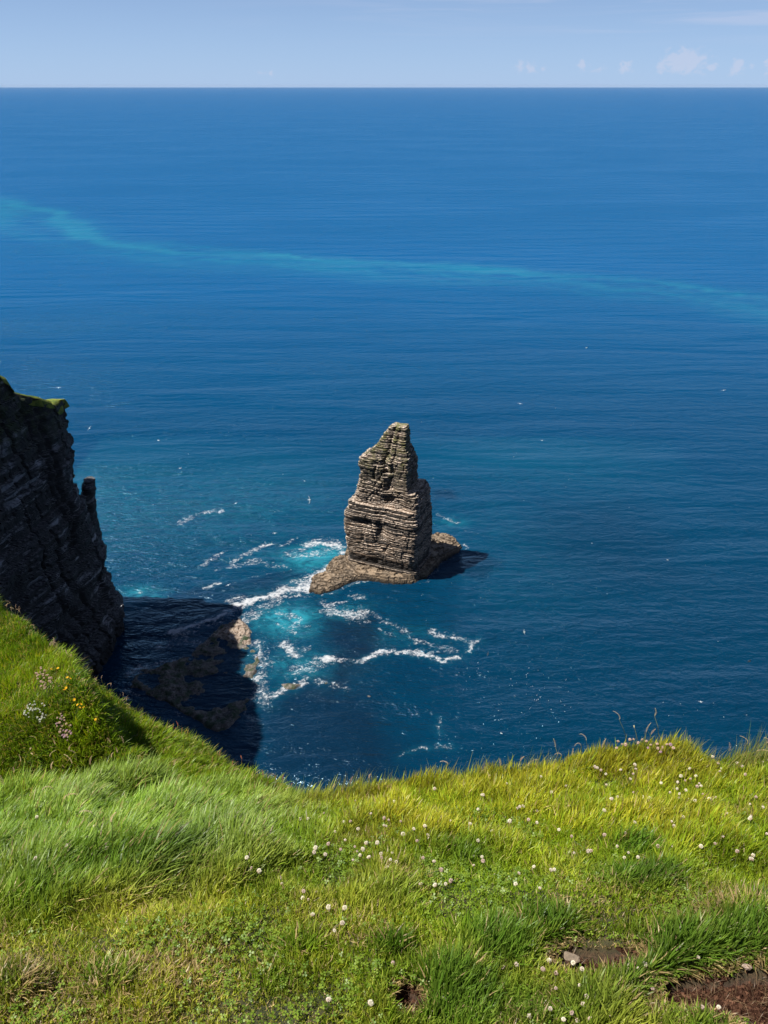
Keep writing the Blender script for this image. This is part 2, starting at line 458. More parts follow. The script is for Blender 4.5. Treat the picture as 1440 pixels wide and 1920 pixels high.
DARK = [  # dark patches in the water colour: sunken rock, kelp and painted shade
    ([(470, 1320), (600, 1270), (700, 1290), (760, 1400), (740, 1480), (480, 1480)], 16.0, .5),  # kelp, with the cliff's shadow painted into the water colour
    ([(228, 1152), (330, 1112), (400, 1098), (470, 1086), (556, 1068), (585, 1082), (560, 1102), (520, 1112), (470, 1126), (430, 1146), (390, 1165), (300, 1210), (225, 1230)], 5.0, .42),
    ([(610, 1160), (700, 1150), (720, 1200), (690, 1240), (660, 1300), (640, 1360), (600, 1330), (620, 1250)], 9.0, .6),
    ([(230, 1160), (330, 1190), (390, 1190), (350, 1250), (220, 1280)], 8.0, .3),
    ([(820, 1036), (900, 1032), (950, 1056), (900, 1085), (820, 1080)], 7.0, .45),  # the stack's cast shadow, painted into the water colour
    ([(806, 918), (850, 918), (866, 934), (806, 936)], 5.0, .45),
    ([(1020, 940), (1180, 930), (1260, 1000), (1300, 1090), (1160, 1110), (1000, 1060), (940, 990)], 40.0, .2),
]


def build_sea():
    def axis(a, b, step, lo, hi, grow):
        mid = list(np.arange(a, b, step))
        up, s = [], step
        x = mid[-1]
        while x < hi:
            s *= grow
            x += s
            up.append(x)
        dn, s = [], step
        x = mid[0]
        while x > lo:
            s *= grow
            x -= s
            dn.append(x)
        return np.array(dn[::-1] + mid + up)
    xs = axis(-115, 75, 0.55, -70000, 70000, 1.045)
    ys = axis(150, 330, 0.55, -3000, 62000, 1.045)
    # rows stay fine enough for the drift of pale water some 600-1800 m out
    extra = np.arange(340, 2600, 14.0)
    ys = np.unique(np.concatenate([ys, extra]))
    xs = np.unique(np.concatenate([xs, np.arange(-1500, 1500, 22.0)]))
    X, Y = np.meshgrid(xs, ys)
    foam = np.zeros(X.shape); turq = np.zeros(X.shape); reef = np.zeros(X.shape); Z = np.zeros(X.shape)
    ii = np.where((ys > 120) & (ys < 420))[0]; jj = np.where((xs > -160) & (xs < 160))[0]
    sl = (slice(ii[0], ii[-1] + 1), slice(jj[0], jj[-1] + 1))
    x, y = X[sl], Y[sl]
    wx = x + 2.4 * fbm(x / 6, y / 6, octv=3, seed=3) + 1.0 * fbm(x / 1.6, y / 1.6, octv=2, seed=9)
    wy = y + 2.4 * fbm(x / 6, y / 6, octv=3, seed=5) + 1.0 * fbm(x / 1.6, y / 1.6, octv=2, seed=11)
    f = np.zeros(x.shape); milk = np.zeros(x.shape)
    for pts, wd, st in FOAM:
        q = W(pts)
        qx = [a[0] for a in q]; qy = [a[1] for a in q]
        m = (x > min(qx) - 14) & (x < max(qx) + 14) & (y > min(qy) - 14) & (y < max(qy) + 14)
        d, sd = seg_dist(wx[m], wy[m], q)
        f[m] = np.maximum(f[m], np.maximum(.86 * st * np.exp(-(d / (wd * 1.15)) ** 2), .34 * st * np.exp(-(d / (wd * 2.6)) ** 2)))
        milk[m] = np.maximum(milk[m], .17 * st * np.exp(-(d / (wd * 2.2)) ** 2))
        if st >= .99 and wd < 2:      # the breaking crests stand up a little
            zz = Z[sl]
            zz[m] += 0.5 * np.exp(-(d / 2.2) ** 2)
            Z[sl] = zz
    for poly, k in ((LEDGE_L, .5), (LEDGE_R, .35), (LEDGE_F, .28), (REEF, .40)):
        d = sdf(wx, wy, poly)
        f = np.maximum(f, k * np.exp(-((d + .3) / 1.1) ** 2) * (0.65 + 0.6 * fbm(x / 6, y / 6, octv=2, seed=21)))
    # clear, sheltered pools on the reef carry no foam
    f *= 1 - .9 * sstep(sdf(x, y, REEF), 1.5, 4.0) * (1 - sstep(sdf(x, y, TIP), -1.5, 1.0))
    f = np.maximum(f, .42 * sstep(sdf(wx, wy, CAUSEWAY), -1.0, 2.0))
    foam[sl] = f
    t = np.zeros(x.shape)
    for u, v, rx, ry, st in TURQ:
        c = S(u, v)
        t = np.maximum(t, st * np.exp(-((wx - c[0]) / rx) ** 2 - ((wy - c[1]) / ry) ** 2))
    t = np.maximum(t, milk)
    turq[sl] = t
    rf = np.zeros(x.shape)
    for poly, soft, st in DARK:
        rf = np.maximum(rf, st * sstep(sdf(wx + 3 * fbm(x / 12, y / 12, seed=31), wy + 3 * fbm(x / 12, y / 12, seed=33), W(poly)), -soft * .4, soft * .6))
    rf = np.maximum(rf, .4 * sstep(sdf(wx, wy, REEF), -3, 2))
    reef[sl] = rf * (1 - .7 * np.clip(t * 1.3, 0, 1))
    # drift of pale, milky water crossing the bay
    band = W([(-300, 330), (-120, 358), (0, 382), (110, 410), (240, 455), (330, 468), (560, 478), (740, 496), (900, 508), (1100, 514), (1250, 526), (1440, 558), (1700, 600), (1900, 630)])
    m = (Y > 330) & (Y < 2600) & (np.abs(X) < 1800)
    bx, by = X[m], Y[m]
    wob = 34 * fbm(bx / 110, by / 110, octv=5, seed=41, gain=.6)
    d, side = seg_dist(bx + wob, by + wob, band)
    d = d * side
    sc = by / 900.0
    wide = np.where(d > 0, 24, 80) * sc
    amt = .62 * np.exp(-(d / wide) ** 2) * (0.6 + 1.3 * fbm(bx / 110 + d / 120, d / 15, octv=5, seed=43, gain=.62))
    amt = np.maximum(amt, .72 * np.exp(-(d / ((9 + 8 * fbm(bx / 90, by / 300, octv=3, seed=49)) * sc)) ** 2) * (.75 + .5 * fbm(bx / 25, by / 12, octv=3, seed=48)) * sstep(fbm(bx / 150, by / 150, octv=3, seed=47) + bx / 900, -.5, .5))
    u, v, _ = PIX(bx, by, 0 * bx)
    turq[m] = np.maximum(turq[m], .66 * amt)
    # thin streaks elsewhere
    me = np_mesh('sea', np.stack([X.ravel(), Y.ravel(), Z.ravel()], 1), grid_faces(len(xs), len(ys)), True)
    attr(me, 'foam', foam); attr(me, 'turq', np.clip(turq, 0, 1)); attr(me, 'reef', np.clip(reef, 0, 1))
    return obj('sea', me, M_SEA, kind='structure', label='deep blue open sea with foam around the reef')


build_sea()


# ------------------------------------------------------------------ cliffed headland on the left, running back under the viewer
def build_cliff():
    # base line of the coast (x, y), height of its edge, how far the edge stands back
    K = [(-330, 290, 96, 12), (-230, 276, 92, 12), (-170, 264, 90, 10), (-130, 256, 88, 8), (-110, 252, 87, 5), (-100, 247, 86, 4), (-98, 238, 89, 6),
         (-99, 226, 96, 12), (-101, 212, 114, 15), (-103, 196, 128, 16), (-106, 176, 146, 17), (-108, 150, 160, 17), (-104, 115, 162, 15),
         (-92, 84, 160, 14), (-72, 62, 150, 14), (-48, 46, 138, 16), (-22, 38, 128, 20), (10, 36, 126, 20), (60, 38, 126, 20), (120, 34, 126, 22), (200, 40, 126, 18), (330, 40, 126, 16)]
    K = np.array(K, float)
    seg = np.hypot(np.diff(K[:, 0]), np.diff(K[:, 1]))
    s = np.concatenate([[0], np.cumsum(seg)])
    lo, hi = s[3] - 6, s[10] + 12
    ss = np.concatenate([np.arange(0, lo, 3.0), np.arange(lo, hi, 0.45), np.arange(hi, s[-1], 3.0)])
    kx, ky, kt, kb = (np.interp(ss, s, K[:, i]) for i in range(4))
    ker = np.hanning(15); ker /= ker.sum()
    sm = lambda a: np.convolve(np.pad(a, 7, mode='edge'), ker, 'valid')
    tx, ty = np.gradient(kx, ss), np.gradient(ky, ss)
    tx, ty = sm(tx), sm(ty)
    L = np.hypot(tx, ty); nx, ny = -ty / L, tx / L       # points to the sea
    nz = 260
    tt = np.linspace(0, 1, nz)
    Sg, Tg = np.meshgrid(ss, tt)
    top = kt[None, :] + np.where(Sg > s[8], 9.0, 1.6) * fbm(Sg / 9, Sg * 0, octv=4, seed=61)
    Zg = -2.5 + (top + 2.5) * Tg
    rel = np.clip(Zg / top, 0, 1)
    X0, Y0 = kx[None, :] + 0 * Zg, ky[None, :] + 0 * Zg
    back = kb[None, :] * rel ** 0.85
    dip = Zg + 0.05 * Sg + 0.5 * fbm(Sg / 25, Zg / 25, seed=71)
    out = 3.4 * fbm(Sg / 15, Zg / 110, octv=2, seed=63) + 0.9 * fbm(Sg / 4.2, Zg / 60, octv=3, seed=65)
    crack = np.abs(vnoise(Sg / 6.5 + 0.25 * fbm(Sg / 9, Zg / 9, seed=66), Zg / 55, seed=67))
    out -= 1.7 * np.exp(-(crack / 0.10) ** 2)
    bed = np.floor(dip / 2.3 + 0.35 * vnoise(Sg / 30, dip / 9, seed=70))
    out += 1.9 * (_hash(bed.astype(np.int64), np.zeros_like(bed).astype(np.int64), np.zeros_like(bed).astype(np.int64), 5) - .5)
    bed2 = np.floor(dip / 1.15)
    blk = np.floor(Sg / 3.4 + 3 * _hash(bed2.astype(np.int64), np.zeros_like(bed2).astype(np.int64), np.zeros_like(bed2).astype(np.int64), 8))
    out += 0.8 * (_hash(bed2.astype(np.int64), blk.astype(np.int64), np.zeros_like(bed2).astype(np.int64), 7) - .5)
    # great shelves where harder beds stand out
    for zz, hgt, aa in ((20, 3, 1.6), (43, 2, 1.3), (64, 3, 1.4)):
        out += aa * np.exp(-((dip - zz) / hgt) ** 2)
    out += 2.2 * np.exp(-(np.clip(Zg, 0, None) / 9.0) ** 2) * (0.7 + 0.5 * fbm(Sg / 8, Zg / 8, seed=77))
    out *= np.clip(1.15 - 0.35 * rel, 0, 1)
    out -= 3.2 * np.exp(-((rel - .64) / .12) ** 2) * np.exp(-((Sg - s[5]) / 9.0) ** 2)
    X1 = X0 + nx[None, :] * (out - back); Y1 = Y0 + ny[None, :] * (out - back)
    V = np.stack([X1.ravel(), Y1.ravel(), Zg.ravel()], 1)
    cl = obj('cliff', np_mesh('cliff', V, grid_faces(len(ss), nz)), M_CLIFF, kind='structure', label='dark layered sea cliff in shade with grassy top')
    # turf over the top, starting at the uneven edge and going inland
    inl = np.concatenate([[-0.5, 0.0, 0.5, 1.2, 2.2], np.linspace(4, 26, 12), [40, 60]])
    e_x, e_y, e_z = X1[-1], Y1[-1], Zg[-1]
    ragged = 1.6 * fbm(ss / 3.0, ss * 0, octv=3, seed=81)
    R = inl[:, None] + 0 * ss[None, :]
    gx = e_x[None, :] - nx[None, :] * (R + ragged * (R < 3)); gy = e_y[None, :] - ny[None, :] * (R + ragged * (R < 3))
    lift = np.where(R < -.4, -2.6 - 2.2 * vnoise(ss / 4.0, ss * 0, seed=85)[None, :], np.where(R < .2, -.6, 0.35)) + 0.7 * (1 - np.exp(-np.clip(R, 0, None) / 1.5)) - 0.55 * np.clip(R - 3.5, 0, None)
    gz = e_z[None, :] + lift + 0.35 * fbm(gx / 3, gy / 3, seed=83) * (R > 0)
    far = np.where(ss < s[13])[0]
    gx, gy, gz = gx[:, far], gy[:, far], gz[:, far]
    gz = np.minimum(gz, 172.0)
    GV = np.stack([gx.ravel(), gy.ravel(), gz.ravel()], 1)
    obj('grass_cap', np_mesh('grass_cap', GV, grid_faces(len(far), len(inl)), True), M_CAP, parent=cl)
    # leaning pinnacle standing off the headland
    return cl


CLIFF = build_cliff()


def bed_mesh(name, cx, cy, px, py, z0, z1, under=0.12, over=0.08, zoff=None, tilt=0.0):
    """one bed of rock: ring outline px,py about (cx,cy), between z0 and z1"""
    n = len(px)
    dx, dy = px - cx, py - cy
    r = np.hypot(dx, dy) + 1e-6
    rings = []
    h = z1 - z0
    zo = zoff if zoff is not None else np.zeros(n)
    for zz, inset in ((z0 - 0.05, under), (z0 + h * .35, 0.0), (z1 - h * .12, 0.02), (z1, over)):
        k = np.clip((r - inset) / r, 0.05, None)
        rings.append(np.stack([cx + dx * k, cy + dy * k, np.full(n, zz) + zo], 1))
    k = 0.7
    rings.append(np.stack([cx + dx * k, cy + dy * k, np.full(n, z1 + 0.05) + zo * .8], 1))
    V = np.concatenate(rings + [np.array([[cx, cy, z1 + 0.05 + zo.mean()]]), np.array([[cx, cy, z0 - 0.05]])])
    F = []
    i = np.arange(n); j = (i + 1) % n
    for k in range(len(rings) - 1):
        F.append(np.stack([k * n + i, k * n + j, (k + 1) * n + j, (k + 1) * n + i], 1))
    q = np.concatenate(F)
    c = len(rings) * n
    t = np.concatenate([np.stack([(len(rings) - 1) * n + i, (len(rings) - 1) * n + j, np.full(n, c)], 1), np.stack([j, i, np.full(n, c + 1)], 1)])
    return np_mesh(name, V, [q, t])


def build_pinnacle(parent):
    rng = np.random.default_rng(5)
    b = P(168, 1010, 250)
    tp = P(164, 905, 250)
    rows = [(1030, 150, 190), (990, 152, 184), (965, 156, 181), (945, 157, 180), (930, 153, 176), (918, 154, 179), (905, 158, 177), (900, 157, 180)]
    zs = [P(160, r[0], 250)[2] for r in rows]
    z = zs[0]
    while z < zs[-1]:
        th = rng.uniform(0.5, 1.2)
        l = np.interp(z, zs, [P(r[1], r[0], 250)[0] for r in rows]); rr = np.interp(z, zs, [P(r[2], r[0], 250)[0] for r in rows])
        cx, cy = (l + rr) / 2, 250
        a = np.linspace(0, 2 * np.pi, 40, endpoint=False)
        rad = (rr - l) / 2 * (1 + .18 * vnoise(np.cos(a) * 1.5, np.sin(a) * 1.5, np.full(40, z * .6), 91)) + rng.uniform(-.25, .2)
        rad += .25 * (_hash(np.floor(a * 2.2).astype(np.int64), np.full(40, int(z * 10)), np.zeros(40, np.int64), 3) - .5)
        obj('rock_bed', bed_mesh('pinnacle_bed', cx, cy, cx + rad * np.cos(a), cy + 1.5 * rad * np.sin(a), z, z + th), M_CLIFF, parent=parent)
        z += th


pin = obj('rock_pinnacle', None, label='small leaning dark rock pinnacle standing off the edge of the shaded cliff', category='rock pinnacle')
build_pinnacle(pin)


# ------------------------------------------------------------------ sea stack
PERCH = []


def build_stack():
    rng = np.random.default_rng(11)
    DC = 285.0
    left = [(797, 734), (803, 727), (812, 719), (820, 713), (832, 705), (840, 697), (848, 686), (855, 673), (868, 673), (885, 671), (905, 668), (925, 665), (932, 664), (935, 652), (948, 649), (950, 643), (955, 642), (970, 642), (990, 644), (1010, 646), (1030, 648), (1045, 649), (1070, 649)]
    right = [(797, 766), (803, 769), (815, 771), (832, 773), (846, 782), (860, 785), (880, 786), (905, 789), (908, 805), (914, 808), (925, 810), (940, 809), (955, 814), (975, 813), (995, 812), (1015, 811), (1035, 809), (1060, 812), (1070, 814)]
    zl = [P(0, r, DC)[2] for r, _ in left][::-1]; xl = [P(u, r, DC)[0] for r, u in left][::-1]
    zr = [P(0, r, DC)[2] for r, _ in right][::-1]; xr = [P(u, r, DC)[0] for r, u in right][::-1]
    root = obj('sea_stack', None, loc=(0, 0, 0), label='tall layered rock sea stack rising from the blue water', category='sea stack')
    e1 = np.array([.912, -.41]); e2 = np.array([.41, .912])
    n = 220
    a = np.linspace(0, 2 * np.pi, n, endpoint=False)
    z, ztop, k = 1.2, P(0, 797, DC)[2], 0
    while z < ztop - 0.15:
        recess = (k % 2 == 1)
        th = rng.uniform(0.10, 0.34) if recess else rng.choice([rng.uniform(.15, .4), rng.uniform(.35, .9)]) * (1 + .35 * (z > 34))
        if recess and rng.uniform() < .18:
            th = rng.uniform(.5, .9)
        z1 = min(z + th, ztop)
        zm = (z + z1) / 2
        L, R = np.interp(zm, zl, xl), np.interp(zm, zr, xr)
        s = (R - L) / 33.0
        A_, B_ = 14.3 * s, max(8.8 * s, 2.4)
        c = np.array([(L + R) / 2, DC])
        p = 11.0
        rr = (np.abs(np.cos(a) / A_) ** p + np.abs(np.sin(a) / B_) ** p) ** (-1 / p)
        arc = np.concatenate([[0], np.cumsum(np.hypot(np.diff(rr * np.cos(a)), np.diff(rr * np.sin(a))))])
        bx = c[0] + rr * (np.cos(a) * e1[0] + np.sin(a) * e2[0]); by = c[1] + rr * (np.cos(a) * e1[1] + np.sin(a) * e2[1])
        up = sstep(np.array(zm), 22, 45)
        d = (0.45 + .65 * up) * fbm(bx / 7, by / 7, np.full(n, zm / 8), 3, 101)
        d += (0.40 + .30 * up) * fbm(bx / 2.2, by / 2.2, np.full(n, zm / 14), 3, 103)
        # joints: the beds break off in blocks
        blk = np.floor(arc / rng.uniform(1.4, 3.4) + rng.uniform(0, 5))
        d += (0.32 + .45 * up) * (_hash(blk.astype(np.int64), np.full(n, k), np.zeros(n, np.int64), 13) - .55)
        if recess:
            d -= rng.uniform(0.18, 0.55) * (1 + .4 * float(up))
        else:
            d += rng.uniform(-0.12, 0.14) * (1 + float(up))
        if 3.4 < zm < 6.6:
            d -= 0.55                                  # dark undercut above the foot
        jn = np.abs(vnoise(arc / 2.9, np.full(n, zm / 9.0), seed=115))
        d -= (.5 + .5 * up) * np.exp(-(jn / .09) ** 2)          # open vertical joints
        # clefts down the upper face and hollows in the middle
        front = np.sin(a) < -0.2
        t1 = rr * np.cos(a) / A_
        if zm > 44:
            d -= np.where(front, 2.4 * np.exp(-((t1 + 0.12 + 0.03 * (zm - 55)) / .16) ** 2), 0)
            d -= np.where(front, 1.4 * np.exp(-((t1 - 0.45) / .10) ** 2), 0)
        d -= np.where(front, 1.9 * np.exp(-((t1 - .1) / .42) ** 2) * np.exp(-((zm - 33.5) / 2.6) ** 2), 0)
        d -= np.where(front, 1.5 * np.exp(-((t1 - .35) / .2) ** 2) * np.exp(-((zm - 40) / 3.0) ** 2), 0)
        d -= np.where(front, 2.0 * np.exp(-((t1 + .5) / .32) ** 2) * np.exp(-((zm - 22.5) / 2.2) ** 2), 0)
        d -= np.where(front, 1.7 * np.exp(-((t1 - .05) / .13) ** 2) * np.exp(-((zm - 19.5) / 4.0) ** 2), 0)
        d *= np.clip(s * 1.3, .35, 1)
        rad = np.clip(rr + d, 0.6, None)
        px = c[0] + rad * (np.cos(a) * e1[0] + np.sin(a) * e2[0]); py = c[1] + rad * (np.cos(a) * e1[1] + np.sin(a) * e2[1])
        wave = np.exp(-((zm - 37) / 7.0) ** 2)
        zo = 0.9 * wave * fbm(px / 6, py / 6, octv=2, seed=107) + 0.12 * fbm(px / 3, py / 3, octv=2, seed=109) + 0.02 * (px - c[0])
        obj('rock_bed', bed_mesh('rock_bed', c[0], c[1], px, py, z, z1, under=rng.uniform(.05, .2), over=rng.uniform(.04, .22), zoff=zo), M_SHALE if ((recess and rng.uniform() < .62) or 3.4 < zm < 6.2 or (not recess and rng.uniform() < .10)) else M_STACK, parent=root)
        if not recess:
            f_ = np.where((np.sin(a) < 0.1) | (np.cos(a) > .5))[0]
            PERCH.append((np.stack([c[0] + (px[f_] - c[0]) * .965, c[1] + (py[f_] - c[1]) * .965, z1 + zo[f_]], 1), z1))
        z = z1
        k += 1
    # two blocks on the summit
    for (u, v, r0, h) in ((752, 806, 2.3, 2.6), (737, 812, 1.6, 2.0)):
        q = P(u, v, DC)
        aa = np.linspace(0, 2 * np.pi, 30, endpoint=False)
        zz = q[2] - h
        for kk in range(4):
            rd = r0 * (1 + .2 * vnoise(np.cos(aa) * 2, np.sin(aa) * 2, np.full(30, kk * 1.7 + r0), 111)) - .12 * kk + rng.uniform(-.2, .2)
            obj('rock_bed', bed_mesh('summit_bed', q[0], q[1], q[0] + rd * np.cos(aa), q[1] + rd * np.sin(aa), zz, zz + h / 2.6), M_STACK, parent=root)
            zz += h / 2.6
    return root


STACK = build_stack()


def island(name, polys, res, matl, parent=None, wall=1.2, top=1.6, rough=0.5, step=0.0, seed=0, zfun=None, **props):
    """low rock built as a real height field over the outline(s); everything well below the water is cut away"""
    allp = [p for q in polys for p in q]
    x0, x1 = min(p[0] for p in allp) - 3, max(p[0] for p in allp) + 3
    y0, y1 = min(p[1] for p in allp) - 3, max(p[1] for p in allp) + 3
    xs, ys = np.arange(x0, x1, res), np.arange(y0, y1, res)
    X, Y = np.meshgrid(xs, ys)
    wa = 2.4 if zfun is not None else .9
    wx = X + wa * fbm(X / (2.2 + wa), Y / (2.2 + wa), octv=4, seed=seed); wy = Y + wa * fbm(X / (2.2 + wa), Y / (2.2 + wa), octv=4, seed=seed + 1)
    d = np.full(X.shape, -1e9)
    for q in polys:
        d = np.maximum(d, sdf(wx, wy, q))
    if zfun is not None:
        Z = zfun(X, Y, d)
    else:
        Z = -1.6 + (top + 1.6) * sstep(d, -1.0, wall) + rough * fbm(X / 4, Y / 4, octv=5, seed=seed + 2, gain=.6) * sstep(d, -1, 1.5)
        if step:
            ck = np.abs(vnoise(X / 2.6 + .5 * fbm(X / 2, Y / 2, seed=seed + 6), Y / 1.5, seed=seed + 5))
            Z = Z - .45 * np.exp(-(ck / .10) ** 2) * sstep(d, -.5, 1) + .3 * vnoise(np.floor(X / 1.3 + .3 * Y), np.floor(Y / .9), seed=seed + 8)
            q = Z / step
            Z = step * (np.floor(q) + sstep(q - np.floor(q), .43, .57)) + .07 * fbm(X / .9, Y / .9, octv=3, seed=seed + 3)
    F = grid_faces(len(xs), len(ys))
    keep = (Z.ravel()[F] > -1.2).any(1)
    F = F[keep]
    used = np.unique(F)
    mp = np.full(X.size, -1, np.int64); mp[used] = np.arange(len(used))
    V = np.stack([X.ravel()[used], Y.ravel()[used], Z.ravel()[used]], 1)
    return obj(name, np_mesh(name, V, mp[F]), matl, parent=parent, **props)


island('ledge', [LEDGE_L], .25, M_LEDGE, STACK, 1.8, 1.6, .9, .6, 121)
island('ledge', [LEDGE_F], .25, M_LEDGE, STACK, 2.6, 2.6, 1.3, .8, 131)
island('ledge', [LEDGE_R], .25, M_LEDGE, STACK, 2.4, 2.4, 1.2, .75, 141)


def reef_z(X, Y, d):
    rim = np.exp(-((d - 1.5) / 2.5) ** 2)
    z = -1.6 + 1.62 * sstep(d, -2.0, 2.0) + 0.5 * rim
    z += 1.05 * fbm(X / 6, Y / 6, octv=5, seed=151, gain=.6) + .6 * fbm(X / 2.0, Y / 2.0, octv=4, seed=153)
    # two long pools behind the outer rim
    for u, v, rx, ry in ((440, 1246, 7, 8), (400, 1312, 9, 4), (420, 1285, 7, 4.5), (452, 1228, 5, 4)):
        c = S(u, v)
        z -= 0.9 * np.exp(-((X - c[0]) / rx) ** 2 - ((Y - c[1]) / ry) ** 2)
    for u, v, r in ((395, 1250, 7), (340, 1300, 8), (420, 1262, 2.5), (412, 1222, 3.2), (395, 1220, 3), (410, 1290, 3), (430, 1345, 7), (470, 1262, 4)):
        c = S(u, v)
        z += 0.6 * np.exp(-((X - c[0]) / r) ** 2 - ((Y - c[1]) / (r * .8)) ** 2)
    return np.maximum(z, -1.6)


obj_reef = island('tidal_reef', [REEF], .35, M_REEF, zfun=reef_z, seed=150, label='dark weed-covered tidal rock platform with still pools in the cliff shadow', category='reef')
island('bare_rock', [TIP], .35, M_TIP, obj_reef, 2.0, .75, .7, .35, 161)
for i, (u, v, rx, ry, h, lab) in enumerate([
        (546, 1287, 3.8, 2.2, .75, 'wet dark rock ringed with white foam off the reef'),
        (611, 1283, 1.5, 1.1, .35, 'small wet rock right of the foam-ringed rock'),
        (690, 1306, 1.3, 1.0, .3, 'small dark rock alone in open water below the long foam streak')]):
    c = S(u, v)
    aa = np.linspace(0, 2 * np.pi, 14, endpoint=False)
    poly = [(c[0] + rx * math.cos(t) * (1 + .2 * math.sin(3 * t + i)), c[1] + ry * math.sin(t)) for t in aa]
    island('sea_rock', [poly], .22, M_REEF, None, 1.4, h, .7, 0, 171 + i * 7, label=lab, category='rock')


# ------------------------------------------------------------------ grassy clifftop in front of the viewer
def tps(pts):
    """thin-plate surface z(x, y) through points"""
    p = np.array(pts, float)
    n = len(p)
    def U(r2):
        return np.where(r2 > 1e-12, r2 * np.log(r2 + 1e-12), 0)
    d2 = (p[:, None, 0] - p[None, :, 0]) ** 2 + (p[:, None, 1] - p[None, :, 1]) ** 2
    A = np.zeros((n + 3, n + 3))
    A[:n, :n] = U(d2) + 1e-4 * np.eye(n)
    A[:n, n] = 1; A[:n, n + 1:] = p[:, :2]
    A[n, :n] = 1; A[n + 1:, :n] = p[:, :2].T
    c = np.linalg.solve(A, np.concatenate([p[:, 2], [0, 0, 0]]))
    def f(x, y):
        r = c[n] + c[n + 1] * x + c[n + 2] * y
        for i in range(n):
            r = r + c[i] * U((x - p[i, 0]) ** 2 + (y - p[i, 1]) ** 2)
        return r
    return f


LIP = [(-260, 1500, 2.30), (0, 1492, 2.25), (150, 1468, 2.32), (300, 1472, 2.30), (450, 1498, 2.22), (560, 1512, 2.20), (620, 1502, 2.20), (700, 1476, 2.22), (850, 1462, 2.22),
       (1000, 1450, 2.24), (1090, 1432, 2.28), (1160, 1416, 2.32), (1250, 1416, 2.32), (1330, 1434, 2.26), (1400, 1434, 2.26), (1480, 1418, 2.30), (1750, 1430, 2.25)]
LIP_P = [P(*q) for q in LIP]
fg = LIP_P + [P(u, v, d) for u, v, d in [
    (0, 1920, 0.90), (360, 1920, 0.91), (720, 1920, 0.92), (1080, 1920, 0.92), (1440, 1920, 0.90), (0, 1700, 1.30), (720, 1700, 1.27), (1440, 1700, 1.25), (360, 1700, 1.3), (1080, 1700, 1.26),
    (0, 1580, 1.72), (360, 1580, 1.70), (720, 1580, 1.66), (1080, 1580, 1.62), (1440, 1580, 1.60), (1100, 1500, 1.93), (1380, 1500, 1.93), (250, 1520, 2.0)]]
fg += [(x, y, EYE - 1.62) for x in (-3, -1.5, 0, 1.5, 3) for y in (-2.5, -1.0, 0.0)] + [(x, 0.8, EYE - 1.65) for x in (-2.5, 2.5)]
F_FG = tps(fg)
RIM = [(-14, 2.6)] + [(p[0], p[1]) for p in LIP_P] + [(12, 2.5)]

RIDGE = [(-330, 930, 9.5), (-160, 1050, 8.2), (0, 1160, 7.0), (100, 1236, 6.2), (200, 1304, 5.5), (300, 1370, 4.8), (400, 1432, 4.2), (480, 1474, 3.7), (560, 1508, 3.3), (600, 1522, 3.1)]
RIDGE_P = [P(*q) for q in RIDGE]
F_MID = tps(RIDGE_P + [P(u, v, d) for u, v, d in [(0, 1300, 4.9), (0, 1440, 3.5), (150, 1440, 3.4), (150, 1340, 4.3), (300, 1440, 3.45), (300, 1392, 4.0), (430, 1468, 3.3),
                                                 (60, 1240, 5.5), (0, 1180, 6.3), (-150, 1300, 5.2), (-150, 1450, 3.6), (-200, 1150, 6.8), (520, 1490, 3.15)]])
RIDGE_XY = [(-16, 17)] + [(p[0], p[1]) for p in RIDGE_P] + [(0.4, 2.2), (3.0, 0.2)]
TERRACE = [P(u, v, d)[:2] for u, v, d in [(-120, 1010, 7.6), (10, 1140, 6.6), (100, 1235, 5.5), (165, 1310, 4.7), (215, 1380, 4.0), (262, 1440, 3.45)]]


def ground(x, y):
    x = np.asarray(x, float); y = np.asarray(y, float)
    d, side = seg_dist(x, y, RIM)
    d = np.clip(d * side, 0, None)                 # beyond the lip
    zf = F_FG(x, np.minimum(y, 2.7)) - 1.5 * d - 1.6 * d ** 2 / (1 + .25 * d)
    zf = zf - 0.10 * np.clip(y - 2.7, 0, None)
    d, side = seg_dist(x, y, RIDGE_XY)
    db = np.clip(d * side, 0, None)
    zm = F_MID(np.maximum(x, -9), np.minimum(y, 11)) - 2.6 * db - 1.5 * db ** 2 / (1 + .2 * db)
    # a turf bank on the near spur: the ground left of it stands higher
    dt, st = seg_dist(x, y, TERRACE)
    dt = -dt * st
    zm = zm + 0.50 * sstep(dt, -.02, .17) * np.exp(-np.clip(dt - .15, 0, None) / .7) * sstep(y, 3.1, 3.7)
    zm = zm + 0.09 * fbm(x / .8, y / .8, octv=3, seed=203)
    k = 0.12
    h = np.clip(.5 + .5 * (zf - zm) / k, 0, 1)
    z = zm * (1 - h) + zf * h + k * h * (1 - h)
    z = z + 0.040 * fbm(x / .45, y / .45, octv=3, seed=205) + 0.026 * fbm(x / .13, y / .13, octv=2, seed=207)
    return np.maximum(z, 118.0)


GX0, GY0, GST = -11.0, -0.5, 0.02
_gx = np.arange(GX0, 11.0, GST); _gy = np.arange(GY0, 10.6, GST)
_GZ = ground(*np.meshgrid(_gx, _gy))


def ground_at(x, y):
    fx = np.clip((np.asarray(x) - GX0) / GST, 0, len(_gx) - 1.001); fy = np.clip((np.asarray(y) - GY0) / GST, 0, len(_gy) - 1.001)
    i, j = fx.astype(int), fy.astype(int)
    a, b = fx - i, fy - j
    return (_GZ[j, i] * (1 - a) + _GZ[j, i + 1] * a) * (1 - b) + (_GZ[j + 1, i] * (1 - a) + _GZ[j + 1, i + 1] * a) * b


